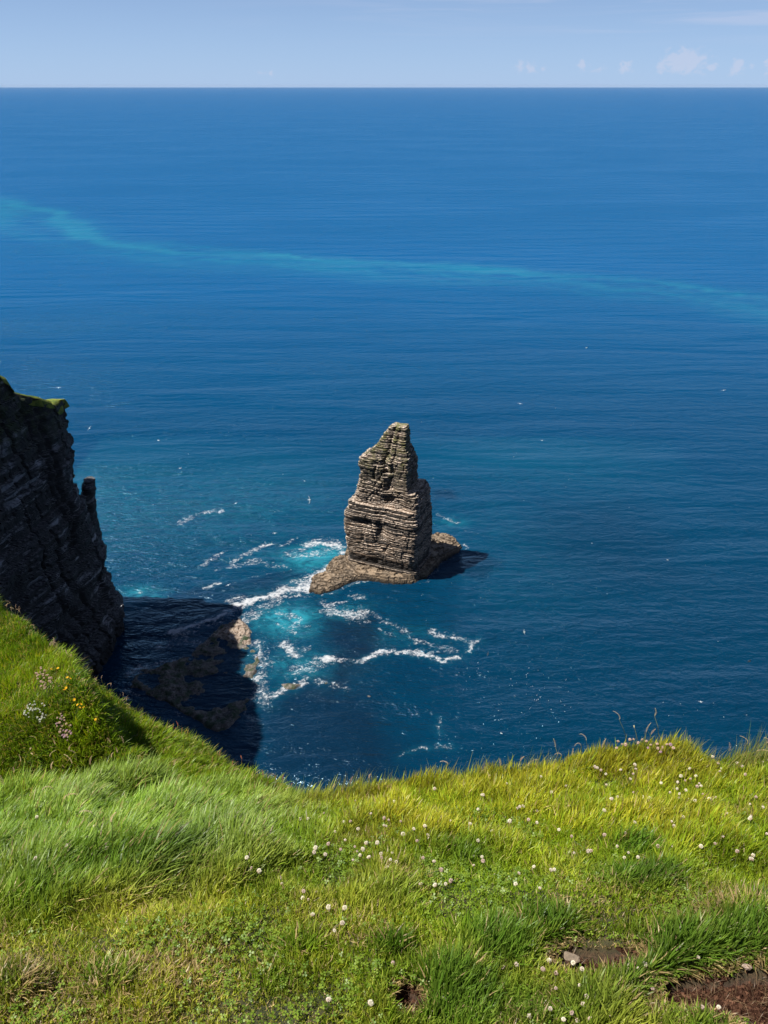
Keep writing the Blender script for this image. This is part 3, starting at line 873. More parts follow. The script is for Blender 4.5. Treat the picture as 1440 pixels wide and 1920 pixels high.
def hit(u, v, far=9.0):
    """where the line of sight through photograph pixel (u, v) meets the turf"""
    d = np.linspace(0.55, far, 1400)
    cx, cy = (u - 720.0) / FPX, (v - 960.0) / FPX
    fwd = math.cos(PITCH) - math.sin(PITCH) * cy
    dwn = math.sin(PITCH) + math.cos(PITCH) * cy
    t = d / fwd
    x, z = cx * t, EYE - dwn * t
    g = ground_at(x, d)
    i = np.argmax(g >= z)
    if g[i] < z[i]:
        return None
    return (x[i], d[i], float(g[i]))


SOIL = [(1116, 1802, .095, .045), (1360, 1866, .13, .055), (1300, 1852, .07, .03), (768, 1870, .035, .035), (1440, 1872, .12, .075)]
SOIL_W = [(hit(u, v), rx, ry) for u, v, rx, ry in SOIL]


def bare(x, y):
    b = np.zeros(np.shape(x))
    wob = .35 * fbm(x / .06, y / .06, octv=3, seed=211)
    for h_, rx, ry in SOIL_W:
        b = np.maximum(b, 1 - sstep(((x - h_[0]) / rx) ** 2 + ((y - h_[1]) / ry) ** 2 + wob, .6, 1.25))
    return b


def turf_material():
    m, n = mat('turf_soil')
    pos = n.n('ShaderNodeNewGeometry').outputs['Position']
    so = n.n('ShaderNodeAttribute', {'attribute_name': 'bare'}).outputs['Fac']
    a = n.noise(pos, 9.0, 6.0, 0.65)
    b = n.noise(pos, 90.0, 6.0, 0.7)
    c = n.mix(n.ss(a, .35, .65), (0.035, 0.045, 0.012), (0.075, 0.065, 0.022))
    soil = n.mix(n.ss(b, .4, .65), (0.042, 0.019, 0.012), (0.15, 0.068, 0.042))
    c = n.mix(so, c, soil)
    bump = n.n('ShaderNodeBump', None, Strength=1.0, Distance=0.02, Height=b)
    n.n('ShaderNodeOutputMaterial', None, Surface=n.n('ShaderNodeBsdfPrincipled', None, Base_Color=c, Roughness=0.95, Normal=bump.outputs[0]))
    return m


def build_ground():
    def ax(lo, a, b, hi, st):
        mid = list(np.arange(a, b, st)); s = st; x = mid[-1]; up = []
        while x < hi:
            s *= 1.12; x += s; up.append(x)
        s = st; x = mid[0]; dn = []
        while x > lo:
            s *= 1.12; x -= s; dn.append(x)
        return np.array(dn[::-1] + mid + up)
    xs, ys = ax(-30, -5.0, 2.6, 40, .035), ax(-40, .2, 8.0, 26, .035)
    X, Y = np.meshgrid(xs, ys)
    Z = ground(X, Y)
    so = bare(X, Y)
    Z = Z - 0.035 * so
    me = np_mesh('clifftop_ground', np.stack([X.ravel(), Y.ravel(), Z.ravel()], 1), grid_faces(len(xs), len(ys)), True)
    attr(me, 'bare', so)
    return obj('clifftop_ground', me, turf_material(), kind='structure', label='sloping clifftop turf with bare soil patches')


build_ground()


def grass_material(name, translucent=0.42, rough=0.42):
    m, n = mat(name)
    c = n.n('ShaderNodeAttribute', {'attribute_name': 'tint'}).outputs['Color']
    b = n.n('ShaderNodeBsdfPrincipled', None, Base_Color=c, Roughness=rough)
    b.inputs['Specular IOR Level'].default_value = 0.35
    t = n.n('ShaderNodeBsdfTranslucent', None, Color=n.mix(1.0, c, (1.25, 1.15, .6), 'MULTIPLY'))
    n.n('ShaderNodeOutputMaterial', None, Surface=n.n('ShaderNodeMixShader', None, i0=translucent, i1=b, i2=t))
    return m


M_GRASS = grass_material('grass_blade')


def blades(name, x, y, z, L, wd, az, lean, tint, seg=3, twist=None, **props):
    """every blade of a sward as its own narrow strip; arrays give root, length, width, lean direction and colour"""
    n = len(x)
    rng = np.random.default_rng(n)
    ts = np.linspace(0, 1, seg + 1)
    dirx, diry = np.cos(az), np.sin(az)
    wa = az + np.pi / 2 + rng.normal(0, .7, n)
    wx, wy = np.cos(wa), np.sin(wa)
    V = np.zeros((n, 2 * seg + 1, 3), np.float32)
    lean = np.clip(lean, 0, 1.45)
    # centre line bends from near upright at the root to the lean angle and a bit more at the tip
    px, pz = np.zeros(n), np.zeros(n)
    prev = 0
    for i, t in enumerate(ts):
        if i:
            ang = lean * (0.35 + 0.9 * (i - .5) / seg)
            px = px + np.sin(ang) * L / seg
            pz = pz + np.cos(ang) * L / seg
        hw = wd * .5 * (1 - t ** 2.2) * (0.8 + .4 * t)
        cx, cy, cz = x + dirx * px, y + diry * px, z + pz
        if i < seg:
            V[:, 2 * i, 0] = cx - wx * hw; V[:, 2 * i, 1] = cy - wy * hw; V[:, 2 * i, 2] = cz
            V[:, 2 * i + 1, 0] = cx + wx * hw; V[:, 2 * i + 1, 1] = cy + wy * hw; V[:, 2 * i + 1, 2] = cz
        else:
            V[:, 2 * seg, 0] = cx; V[:, 2 * seg, 1] = cy; V[:, 2 * seg, 2] = cz
    base = np.arange(n)[:, None] * (2 * seg + 1)
    Q = np.concatenate([base + np.array([2 * i, 2 * i + 1, 2 * i + 3, 2 * i + 2])[None, :] for i in range(seg - 1)]) if seg > 1 else np.zeros((0, 4), int)
    T = base + np.array([2 * seg - 2, 2 * seg - 1, 2 * seg])[None, :]
    me = bpy.data.meshes.new(name)
    V = V.reshape(-1, 3)
    me.vertices.add(len(V)); me.vertices.foreach_set('co', V.ravel())
    idx = np.concatenate([Q.ravel(), T.ravel()]).astype(np.int32)
    tot = np.concatenate([np.full(len(Q), 4, np.int32), np.full(len(T), 3, np.int32)])
    me.loops.add(len(idx)); me.loops.foreach_set('vertex_index', idx)
    me.polygons.add(len(tot)); me.polygons.foreach_set('loop_start', np.concatenate([[0], np.cumsum(tot)[:-1]]).astype(np.int32))
    me.update(calc_edges=True)
    ca = me.attributes.new('tint', 'FLOAT_COLOR', 'POINT')
    c4 = np.ones((n, 2 * seg + 1, 4), np.float32)
    c4[:, :, :3] = tint[:, None, :]
    ca.data.foreach_set('color', c4.ravel())
    return obj(name, me, M_GRASS, **props)


def lerp(a, b, t):
    return a + (b - a) * t[..., None] if np.ndim(t) else a + (b - a) * t


def sow():
    rng = np.random.default_rng(77)
    N = 3700000
    # more blades close by than far off
    r = rng.uniform(0.6, 1.0, N)
    y = 0.35 + (9.6 - .35) * rng.uniform(0, 1, N) ** 2.0
    x = rng.uniform(-1, 1, N) * (1.75 + .72 * y)
    z = ground_at(x, y)
    u, v, dep = PIX(x, y, z)
    dist = np.sqrt(x * x + y * y + (EYE - z) ** 2)
    keep = (np.abs(x) < 1.75 + .72 * y) & (v < 2200) & (z > EYE - 9)
    # sampling density goes as 1/(sqrt(y) * width); thin it to an even density on the picture
    dens = 1.0 / (2 * np.sqrt(np.clip((y - .35) / 9.25, 1e-4, 1)) * 9.25 * 2 * (1.75 + .72 * y))
    want = 1.0 / dist ** 1.7
    ratio = want / dens
    ratio /= np.quantile(ratio[keep], .985)
    keep &= rng.uniform(0, 1, N) < ratio
    x, y, z, u, v, dist = (a[keep] for a in (x, y, z, u, v, dist))
    # hidden slopes beyond the rims need no blades except just past the edge
    d1, s1 = seg_dist(x, y, RIM); d2, s2 = seg_dist(x, y, RIDGE_XY)
    beyond = (d1 * s1 > .45) & (d2 * s2 > .45)
    b = bare(x, y)
    keep = ~beyond & (rng.uniform(0, 1, len(x)) > b * 1.1)
    x, y, z, u, v, dist, d1, s1, d2, s2, b = (a[keep] for a in (x, y, z, u, v, dist, d1, s1, d2, s2, b))
    n = len(x)
    mid = (d1 * s1 > 0.12)                                  # on the spur, not the near turf
    near_t = 1 - mid
    # --- fields over the ground
    tus = fbm(x / .16, y / .16, octv=3, seed=221)           # tussocks
    big = fbm(x / .55, y / .55, octv=3, seed=223)
    dry = fbm(x / .30 + 9, y / .30, octv=4, seed=225)
    leftlong = (1 - sstep(u, 380, 760)) * (1 - sstep(v + 60 * big, 1600, 1730))
    rightmid = sstep(u, 420, 760) * (1 - sstep(v + 70 * big, 1560, 1700))
    L = 0.017 + 0.011 * (tus + .3)
    L = np.where(mid, .085, L + leftlong * .072 + rightmid * .030)
    tuft = np.zeros(n)
    for tu, tv, rr, a_ in [(930, 1790, .10, 1), (860, 1880, .14, 1), (1020, 1740, .10, .8), (1200, 1650, .10, 1.1), (1190, 1600, .07, 1), (1260, 1800, .12, 1), (1400, 1775, .14, 1),
                           (1180, 1850, .10, .8), (980, 1900, .12, .7), (40, 1700, .2, .7), (250, 1640, .2, .7), (1100, 1900, .1, .6), (740, 1780, .05, .9), (880, 1620, .08, .7),
                           (860, 1600, .12, .6), (730, 1690, .1, .5), (1330, 1910, .12, .7), (1440, 1700, .08, .7), (560, 1780, .05, .5), (520, 1850, .06, .5), (200, 1840, .06, .8), (20, 1850, .07, .7)]:
        h_ = hit(tu, tv)
        tuft = np.maximum(tuft, a_ * np.exp(-((x - h_[0]) / rr) ** 2 - ((y - h_[1]) / (rr * .8)) ** 2))
    L = L + np.where(mid, 0,   .044 * tuft)
    edge = np.exp(-((d1 * s1) / .10) ** 2) * ~mid
    L = L * (1 + .7 * tus) * rng.uniform(.4, 1.4, n) * (1 + .45 * edge * rng.uniform(0, 1, n) ** 2 * (u > 560))
    soilnear = np.zeros(n)
    for h_, rx, ry in SOIL_W:
        soilnear = np.maximum(soilnear, 1 - sstep(np.sqrt(((x - h_[0]) / rx) ** 2 + ((y - h_[1]) / ry) ** 2), 1.0, 1.7))
    L = np.clip(L * (1 - .65 * soilnear), .009, .30)
    wd = np.where(mid, .0060, np.clip(.0026 + .022 * L, .0025, .0055)) * rng.uniform(.7, 1.3, n)
    # wind from the left combs the long grass to the right and towards the drop
    swirl = 1.2 * fbm(x / .35, y / .35, octv=2, seed=231)
    az = np.where(mid, -.75, .15 + .5 * leftlong * 0) + swirl + rng.normal(0, .95, n) * (1 - .35 * leftlong) + np.where(L < .06, rng.uniform(-3, 3, n), 0)
    lean = np.where(mid, .75, .55 + .45 * leftlong) + .3 * fbm(x / .2, y / .2, seed=233) + rng.normal(0, .36, n)
    lean = np.where(edge > .3, lean * rng.uniform(.35, 1, n), lean)
    # --- colour
    fresh = np.array([.118, .236, .015]); vivid = np.array([.235, .360, .016]); blue = np.array([.300, .430, .105]); yel = np.array([.400, .375, .026])
    olive = np.array([.410, .425, .060]); straw = np.array([.42, .31, .14]); darkg = np.array([.036, .082, .010])
    t = sstep(tus + .5 * big + rng.normal(0, .35, n), -.5, .6)
    c = lerp(fresh, vivid, t)
    c_l = lerp(fresh, blue, sstep(tus + rng.normal(0, .4, n), -.5, .5))
    c_l = lerp(c_l, vivid + .02, (rng.uniform(0, 1, n) < .25) * .8)
    c_r = lerp(vivid, yel, sstep(.6 * big + .6 * tus + .5 * dry + rng.normal(0, .35, n) + .25, -.4, .7))
    c_s = lerp(vivid * .8, olive, sstep(dry + .5 * tus + rng.normal(0, .35, n) + .15, -.4, .5))
    wl = leftlong * .85; wr = rightmid * .9; ws = np.clip(1 - wl - wr, 0, 1)
    cn = (c_l * wl[:, None] + c_r * wr[:, None] + c_s * ws[:, None]) / (wl + wr + ws)[:, None]
    cn = lerp(cn, darkg * 1.5 + .2 * fresh, np.clip(tuft * 1.3 * (v > 1580), 0, 1) * .85)
    cm = .74 * lerp(fresh * .9, vivid * 1.1, sstep(big + tus * .5 + rng.normal(0, .35, n), -.5, .6))
    cm = lerp(cm, yel * .8, (rng.uniform(0, 1, n) < .10) * .7)
    c = np.where(mid[:, None], cm, cn)
    dryp = np.clip(.05 + .30 * sstep(dry, .05, .55) * ws + .10 * wr * sstep(dry, .1, .5) + .05 * mid, 0, 1)
    ring = np.zeros(n)
    for h_, rx, ry in SOIL_W:
        q = np.sqrt(((x - h_[0]) / rx) ** 2 + ((y - h_[1]) / ry) ** 2)
        ring = np.maximum(ring, np.exp(-((q - 1.1) / .35) ** 2))
    for tu, tv, rr in [(1050, 1690, .16), (830, 1650, .12), (770, 1630, .08), (640, 1770, .12), (330, 1810, .16), (150, 1890, .16), (990, 1720, .1), (500, 1795, .1), (1330, 1690, .15), (690, 1580, .1), (80, 1850, .12)]:
        h_ = hit(tu, tv)
        ring = np.maximum(ring, 1.15 * np.exp(-((x - h_[0]) / (1.15 * rr)) ** 2 - ((y - h_[1]) / (rr * .7)) ** 2) * (.6 + dry))
    dryp = np.clip(np.maximum(dryp, .65 * ring * (v > 1560)), 0, .85)
    isdry = rng.uniform(0, 1, n) < dryp
    c = np.where(isdry[:, None], straw * rng.uniform(.55, 1.15, n)[:, None], c)
    lean = np.where(isdry & (v > 1600), rng.uniform(.8, 1.45, n), lean)
    mott = fbm(x / .085 + 4, y / .085, octv=3, seed=241)
    c = c * rng.uniform(.6, 1.4, n)[:, None] * (1 + .35 * mott + .22 * fbm(x / .25, y / .25, octv=2, seed=243))[:, None]
    c = np.clip(c, .005, .6)
    m3 = (L > .055)
    sel = m3 & ~mid
    print('blades', n, int(sel.sum()), int(mid.sum()), int((~m3 & ~mid).sum()))
    def put(name, s_, seg, label):
        blades(name, x[s_], y[s_], z[s_] - .006, L[s_], wd[s_], az[s_], lean[s_], c[s_], seg, kind='stuff', label=label, category='grass')
    put('long_grass', sel, 4, 'long wind-combed grass on the near clifftop')
    put('turf_grass', ~m3 & ~mid, 2, 'short dry-flecked turf in the foreground')
    put('slope_grass', mid, 3, 'lush green grass on the spur falling towards the sea')


def rim_blades():
    """thin wiry blades standing up along the rims, against the water"""
    rng = np.random.default_rng(91)
    xs, ys = [], []
    for line, n, lo in ((RIM, 5200, -.12), (RIDGE_XY[1:-2], 2600, -.15)):
        q = np.array(line)
        t = rng.uniform(0, len(q) - 1.001, n); i = t.astype(int); f = (t - i)[:, None]
        p = q[i] * (1 - f) + q[i + 1] * f
        off = rng.uniform(lo, .10, n)
        xs.append(p[:, 0] + off * .3); ys.append(p[:, 1] + off)
    x, y = np.concatenate(xs), np.concatenate(ys)
    z = ground_at(x, y)
    u, v, _ = PIX(x, y, z)
    clump = fbm(x / .14, y / .14, octv=2, seed=95)
    ok = (u > -500) & (u < 2000) & (clump + rng.normal(0, .25, len(x)) > -.1) & ((u > 560) | (y > 2.9))
    x, y, z, clump, u = x[ok], y[ok], z[ok], clump[ok], u[ok]
    n = len(x)
    L = rng.uniform(.05, .13, n) * (1 + .5 * clump) * np.where(u > 1330, 1.2, 1)
    az = .2 + rng.normal(0, .7, n)
    c = lerp(np.array([.12, .19, .03]), np.array([.36, .29, .09]), rng.uniform(0, 1, n) ** 1.6) * rng.uniform(.6, 1.2, n)[:, None]
    blades('rim_grass', x, y, z - .005, L, np.full(n, .0022), az, rng.uniform(.15, .9, n), c, 4, kind='stuff', label='thin wiry grass blades standing along the clifftop rim', category='grass')


def soil_litter():
    """crumbs of earth and dead stems lying on the bare patches"""
    rng = np.random.default_rng(97)
    X, Y = [], []
    for h_, rx, ry in SOIL_W:
        n = int(9000 * rx * ry * math.pi / .012)
        a, r = rng.uniform(0, 6.283, n), np.sqrt(rng.uniform(0, 1, n)) * 1.15
        X.append(h_[0] + rx * r * np.cos(a)); Y.append(h_[1] + ry * r * np.sin(a))
    x, y = np.concatenate(X), np.concatenate(Y)
    b = bare(x, y)
    ok = b > .35
    x, y, b = x[ok], y[ok], b[ok]
    z = ground_at(x, y) - .035 * b
    n = len(x)
    r = rng.uniform(.0012, .0042, n) * np.where(rng.uniform(0, 1, n) < .06, 2.2, 1)
    D = np.array([(1, 0, -.3), (-.5, .87, -.3), (-.5, -.87, -.3), (.2, .1, .9)])
    a = rng.uniform(0, 6.28, n)
    j = rng.uniform(.6, 1.3, (n, 4, 3))
    V = D[None] * j * r[:, None, None]
    ca, sa = np.cos(a)[:, None], np.sin(a)[:, None]
    V = np.stack([V[:, :, 0] * ca - V[:, :, 1] * sa + x[:, None], V[:, :, 0] * sa + V[:, :, 1] * ca + y[:, None], V[:, :, 2] + z[:, None] + r[:, None] * .4], 2)
    base = np.arange(n)[:, None] * 4
    F = np.concatenate([base + np.array(q)[None] for q in ((0, 1, 3), (1, 2, 3), (2, 0, 3), (0, 2, 1))])
    me = np_mesh('soil_crumbs', V.reshape(-1, 3), F)
    t = rng.uniform(0, 1, n) ** 2.2
    cc = np.array([.045, .020, .013]) + t[:, None] * np.array([.20, .105, .065])
    at = me.attributes.new('tint', 'FLOAT_COLOR', 'POINT')
    c4 = np.ones((n, 4, 4), np.float32); c4[:, :, :3] = cc[:, None, :]
    at.data.foreach_set('color', c4.ravel())
    obj('soil_crumbs', me, M_GRASS, kind='stuff', label='dark crumbs of earth on the bare soil patches', category='soil')
    k = rng.permutation(n)[:220]
    m = len(k)
    c = np.array([.30, .20, .11])[None] * rng.uniform(.35, 1.1, m)[:, None]
    blades('dead_stems', x[k], y[k], z[k] + .003, rng.uniform(.02, .06, m), np.full(m, .0011), rng.uniform(0, 6.28, m), rng.uniform(1.2, 1.45, m), c, 3, kind='stuff', label='dead brown stems strewn over the bare soil patches', category='grass')


sow()
rim_blades()
soil_litter()


# ------------------------------------------------------------------ clover leaves between the blades
def clover_leaves():
    rng = np.random.default_rng(303)
    N = 60000
    y = rng.uniform(.6, 2.1, N); x = rng.uniform(-1.9, 1.9, N)
    z = ground_at(x, y)
    u, v, _ = PIX(x, y, z)
    patch = fbm(x / .14, y / .14, octv=3, seed=311)
    ok = (u > -200) & (u < 1640) & (v > 1520) & (v < 2050) & (patch + rng.normal(0, .3, N) > .2) & (bare(x, y) < .2) & ((u > 420) | (v > 1700))
    x, y, z = x[ok][:6500], y[ok][:6500], z[ok][:6500]
    n = len(x)
    h = rng.uniform(.008, .026, n); r = rng.uniform(.0022, .0042, n); a0 = rng.uniform(0, 6.28, n)
    tilt = rng.normal(0, .35, (n, 2))
    V, F, C = [], [], []
    ring = np.array([(0.12, 0), (.75, .52), (1.35, .62), (1.75, .22), (1.62, 0), (1.75, -.22), (1.35, -.62), (.75, -.52)])
    for k in range(3):
        a = a0 + k * 2.094
        ca, sa = np.cos(a)[:, None], np.sin(a)[:, None]
        lx = ring[None, :, 0] * r[:, None]; ly = ring[None, :, 1] * r[:, None]
        X = x[:, None] + ca * lx - sa * ly; Y = y[:, None] + sa * lx + ca * ly
        Z = z[:, None] + h[:, None] + (X - x[:, None]) * tilt[:, :1] + (Y - y[:, None]) * tilt[:, 1:] - 9.0 * lx * lx + 22 * ly * ly
        V.append(np.stack([X, Y, Z], 2).reshape(-1, 3))
    V = np.concatenate(V)
    base = np.arange(len(V) // 8)[:, None] * 8
    F = base + np.arange(8)[None, :]
    me = np_mesh('clover_leaves', V, F)
    ca = me.attributes.new('tint', 'FLOAT_COLOR', 'POINT')
    cc = np.ones((3 * n, 8, 4), np.float32)
    t = np.tile(rng.uniform(0, 1, n), 3)
    cc[:, :, :3] = (np.array([.10, .19, .016]) + t[:, None] * np.array([.14, .14, .02]))[:, None, :]
    ca.data.foreach_set('color', cc.ravel())
    obj('clover_leaves', me, M_GRASS, kind='stuff', label='small round clover leaves among the short turf', category='clover')


clover_leaves()


# ------------------------------------------------------------------ flowers and seed stalks
M_PETAL = grass_material('petal', 0.25, 0.7)


def tint(me, cols):
    a = me.attributes.new('tint', 'FLOAT_COLOR', 'POINT')
    c = np.ones((len(me.vertices), 4), np.float32); c[:, :3] = cols
    a.data.foreach_set('color', c.ravel())
    return me


def floret_head(name, r, c_top, c_low, n=46, flat=0.8, seed=0, squash=.85):
    """ball of small florets, as on clover or thrift"""
    rng = np.random.default_rng(seed)
    V, F, C = [], [], []
    for i in range(n):
        zz = 1 - (i + .5) / n * 1.75
        a = i * 2.39996
        rr = math.sqrt(max(0, 1 - zz * zz))
        d = np.array([rr * math.cos(a), rr * math.sin(a), zz * squash])
        t = np.cross(d, [0, 0, 1.0]); t = t / (np.linalg.norm(t) + 1e-6); b = np.cross(d, t)
        w_ = r * .20; L = r * rng.uniform(.85, 1.1)
        o = len(V)
        V += [d * r * .25, d * L * .8 + t * w_, d * L * .8 + b * w_, d * L * .8 - t * w_, d * L * .8 - b * w_, d * L * 1.08]
        F += [(o, o + 1, o + 2), (o, o + 2, o + 3), (o, o + 3, o + 4), (o, o + 4, o + 1), (o + 5, o + 2, o + 1), (o + 5, o + 3, o + 2), (o + 5, o + 4, o + 3), (o + 5, o + 1, o + 4)]
        k = min(1, max(0, (.35 - zz) / .9)) * rng.uniform(.5, 1)
        C += [np.array(c_top) * (1 - k) + np.array(c_low) * k] * 6
    return tint(np_mesh(name, np.array(V), np.array(F)), np.array(C))


def tube(name, pts, r0, r1, col, sides=4):
    pts = np.array(pts, float); n = len(pts)
    V, F = [], []
    for i, p in enumerate(pts):
        t = pts[min(i + 1, n - 1)] - pts[max(i - 1, 0)]
        t /= np.linalg.norm(t)
        a = np.cross(t, [.3, .9, .1]); a /= np.linalg.norm(a); b = np.cross(t, a)
        r = r0 + (r1 - r0) * i / (n - 1)
        V += [p + r * (a * math.cos(q) + b * math.sin(q)) for q in np.linspace(0, 2 * math.pi, sides, endpoint=False)]
    for i in range(n - 1):
        for k in range(sides):
            F.append((i * sides + k, i * sides + (k + 1) % sides, (i + 1) * sides + (k + 1) % sides, (i + 1) * sides + k))
    return tint(np_mesh(name, np.array(V), np.array(F)), np.array(col))


CLOVER = [floret_head('clover_head', .0080, (.78, .74, .62), (.52, .36, .26), 44, seed=1), floret_head('clover_head', .0072, (.74, .66, .58), (.40, .24, .16), 40, seed=2),
          floret_head('clover_head', .0066, (.66, .52, .46), (.30, .17, .10), 36, seed=3, squash=1.05)]
STEM = [tube('flower_stem', [(0, 0, 0), (.004, 0, -.03), (.003, .004, -.065), (0, .002, -.10)], .0011, .0014, (.09, .13, .03))]


def flower(kind, head, stem, p, h, label, cat, group, rng, sc=1.0):
    o = obj(kind, head, M_PETAL, loc=(p[0], p[1], p[2] + h), label=label, category=cat, group=group)
    o.rotation_euler = (rng.normal(0, .4), rng.normal(0, .4), rng.uniform(0, 6.28))
    o.scale = (sc, sc, sc * rng.uniform(.8, 1.15))
    obj('stem', stem, M_PETAL, parent=o)
    return o


def clovers():
    rng = np.random.default_rng(17)
    areas = [  # u range, v range, count, label, group
        (1090, 1440, 1425, 1610, 96, 'in the yellow-green grass of the right mound', 'clover on the right-hand mound'),
        (700, 1090, 1448, 1660, 70, 'in sunlit grass right of the sea gap', 'clover in the middle of the clifftop'),
        (470, 740, 1500, 1700, 58, 'at the edge of the long pale grass', 'clover beside the long grass'),
        (60, 470, 1540, 1700, 16, 'down in the long pale grass', 'clover in the long grass'),
        (990, 1330, 1790, 1915, 30, 'in tufts between the bare soil patches', 'clover between the soil patches'),
        (560, 980, 1680, 1900, 10, 'alone in the short turf', 'clover in the short turf')]
    for u0, u1, v0, v1, n, lab, grp in areas:
        k, tries = 0, 0
        cen = [(rng.uniform(u0, u1), rng.uniform(v0, v1)) for _ in range(max(3, n // 4))]
        while k < n and tries < 2000:
            tries += 1
            if rng.uniform() < .35:
                c = cen[rng.integers(len(cen))]
                u, v = c[0] + rng.normal(0, 22), c[1] + rng.normal(0, 14)
            else:
                u, v = rng.uniform(u0, u1), rng.uniform(v0, v1)
            if not (u0 - 10 < u < u1 + 12 and v0 - 5 < v < v1 + 5):
                continue
            p = hit(u, v + 16)
            if p is None or p[1] > 2.6 or bare(np.array([p[0]]), np.array([p[1]]))[0] > .2:
                continue
            hgt = rng.uniform(.028, .06) if v < 1640 else rng.uniform(.018, .04)
            if u < 470:
                hgt = rng.uniform(.05, .085)
            k3 = int(rng.choice(3, p=[.36, .36, .28]))
            side = 'left' if u < (u0 + u1) / 2 else 'right'
            look = ('creamy white', 'pink-tinged white', 'browning')[k3]
            flower('clover_flower', CLOVER[k3], STEM[0], p, hgt, look + ' clover head ' + lab + ', ' + side + ' half', 'clover', look + ' ' + grp + ', ' + side + ' half', rng, rng.uniform(.5, .9))
            k += 1


clovers()

THRIFT = floret_head('thrift_head', .0085, (.62, .46, .36), (.36, .22, .14), 40, seed=5, squash=.75)
THRIFT_PINK = floret_head('thrift_head', .0085, (.52, .34, .42), (.36, .22, .22), 40, seed=6, squash=.75)
CAMPION = floret_head('campion_head', .008, (.72, .74, .70), (.40, .42, .33), 16, seed=7, squash=.6)


def thrifts():
    rng = np.random.default_rng(23)
    for i, (u, v) in enumerate([(1153, 1382), (1161, 1385), (1168, 1383), (1175, 1378), (1181, 1380), (1190, 1386), (1198, 1376), (1205, 1384), (1214, 1386), (1208, 1395), (1225, 1388), (1227, 1393),
                                (1235, 1394), (1250, 1388), (1256, 1391), (1166, 1390), (1243, 1390), (1232, 1400), (1150, 1396)]):
        p = hit(u, v + 40)
        if p is None:
            continue
        pink = i in (13, 17, 9)
        flower('thrift_flower', THRIFT_PINK if pink else THRIFT, STEM[0], p, .085 + rng.uniform(-.008, .008), 'pink thrift head on top of the right-hand mound' if pink else 'faded brown thrift head on top of the right-hand mound',
               'thrift', 'pink thrift on the mound' if pink else 'faded thrift on the mound', rng, rng.uniform(.5, .8))
    # three flower clumps on the turf bank
    for (u, v, ru, rv, n, head, lab, nm) in [(90, 1278, 14, 22, 34, THRIFT, 'upper clump of pinkish thrift on the shaded turf bank', 'thrift_clump'), (128, 1372, 13, 24, 36, THRIFT_PINK, 'lower clump of pinkish thrift on the shaded turf bank', 'thrift_clump'),
                                             (74, 1342, 24, 18, 38, CAMPION, 'clump of small white flowers left of the thrift clumps', 'campion_clump')]:
        c = hit(u, v + 22)
        root = obj(nm, None, loc=c, label=lab, category='flower clump')
        stem_me = STEM[0]
        for k in range(n):
            a, r = rng.uniform(0, 6.28), math.sqrt(rng.uniform(0, 1))
            q = hit(u + ru * r * math.cos(a) + .25 * rv * r * math.sin(a), v + 22 + rv * r * math.sin(a))
            if q is None or abs(q[1] - c[1]) > .5:
                continue
            o = obj('flower_head', (THRIFT if rng.uniform() < .5 else head) if nm[0] == 't' else head, M_PETAL, parent=root, loc=(q[0] - c[0], q[1] - c[1], q[2] - c[2] + rng.uniform(.09, .14)))
            o.rotation_euler = (rng.normal(0, .3), rng.normal(0, .3), rng.uniform(0, 6))
            f_ = rng.uniform(.6, .95); o.scale = (f_, f_, f_)
            obj('stem', stem_me, M_PETAL, parent=o)
    # yellow flowers
    me = []
    V, F = [(0, 0, 0)], []
    for k in range(6):
        a = k * math.pi / 3
        o = len(V)
        V += [(.004 * math.cos(a - .5), .004 * math.sin(a - .5), .002), (.012 * math.cos(a - .32), .012 * math.sin(a - .32), .005), (.014 * math.cos(a), .014 * math.sin(a), .004), (.012 * math.cos(a + .32), .012 * math.sin(a + .32), .005), (.004 * math.cos(a + .5), .004 * math.sin(a + .5), .002)]
        F += [(0, o, o + 1), (0, o + 1, o + 2), (0, o + 2, o + 3), (0, o + 3, o + 4)]
    ym = tint(np_mesh('yellow_petals', np.array(V), np.array(F)), np.array((.75, .42, .01)))
    for (u, v) in [(102, 1261), (115, 1259), (133, 1278), (138, 1280), (131, 1299), (128, 1303), (138, 1293), (146, 1319), (152, 1329), (156, 1336), (158, 1328), (164, 1336), (186, 1358)]:
        p = hit(u, v + 20)
        if p:
            flower('yellow_flower', ym, STEM[0], p, .11, 'small yellow flower right of the thrift clumps on the grass bank', 'flower', 'yellow flowers on the bank', rng, .65)


thrifts()


def seed_head(name, L, r, col, bend, rng_seed, n=60):
    """loose spike of small grains along a bent axis, tip upwards then drooping"""
    rng = np.random.default_rng(rng_seed)
    V, F = [], []
    for i in range(n):
        t = (i + .5) / n
        ang = bend * t
        ax = np.array([math.sin(ang) * L * t * .9, 0, math.cos(ang * .7) * L * t])
        a = i * 2.4
        rr = r * math.sin(math.pi * min(1, .12 + .88 * t)) * rng.uniform(.6, 1.1)
        d = np.array([math.cos(a), math.sin(a), .9])
        p = ax + d * rr * .5
        s_ = L / n * 3.2
        o = len(V)
        V += [p, p + np.array([.0012, 0, s_ * .4]), p + np.array([-.0006, .001, s_ * .4]), p + np.array([-.0006, -.001, s_ * .4]), p + d * s_ * .8]
        F += [(o, o + 1, o + 2), (o, o + 2, o + 3), (o, o + 3, o + 1), (o + 4, o + 2, o + 1), (o + 4, o + 3, o + 2), (o + 4, o + 1, o + 3)]
    c = np.array(col)[None, :] * rng.uniform(.7, 1.25, n).repeat(5)[:, None]
    return tint(np_mesh(name, np.array(V), np.array(F)), c)


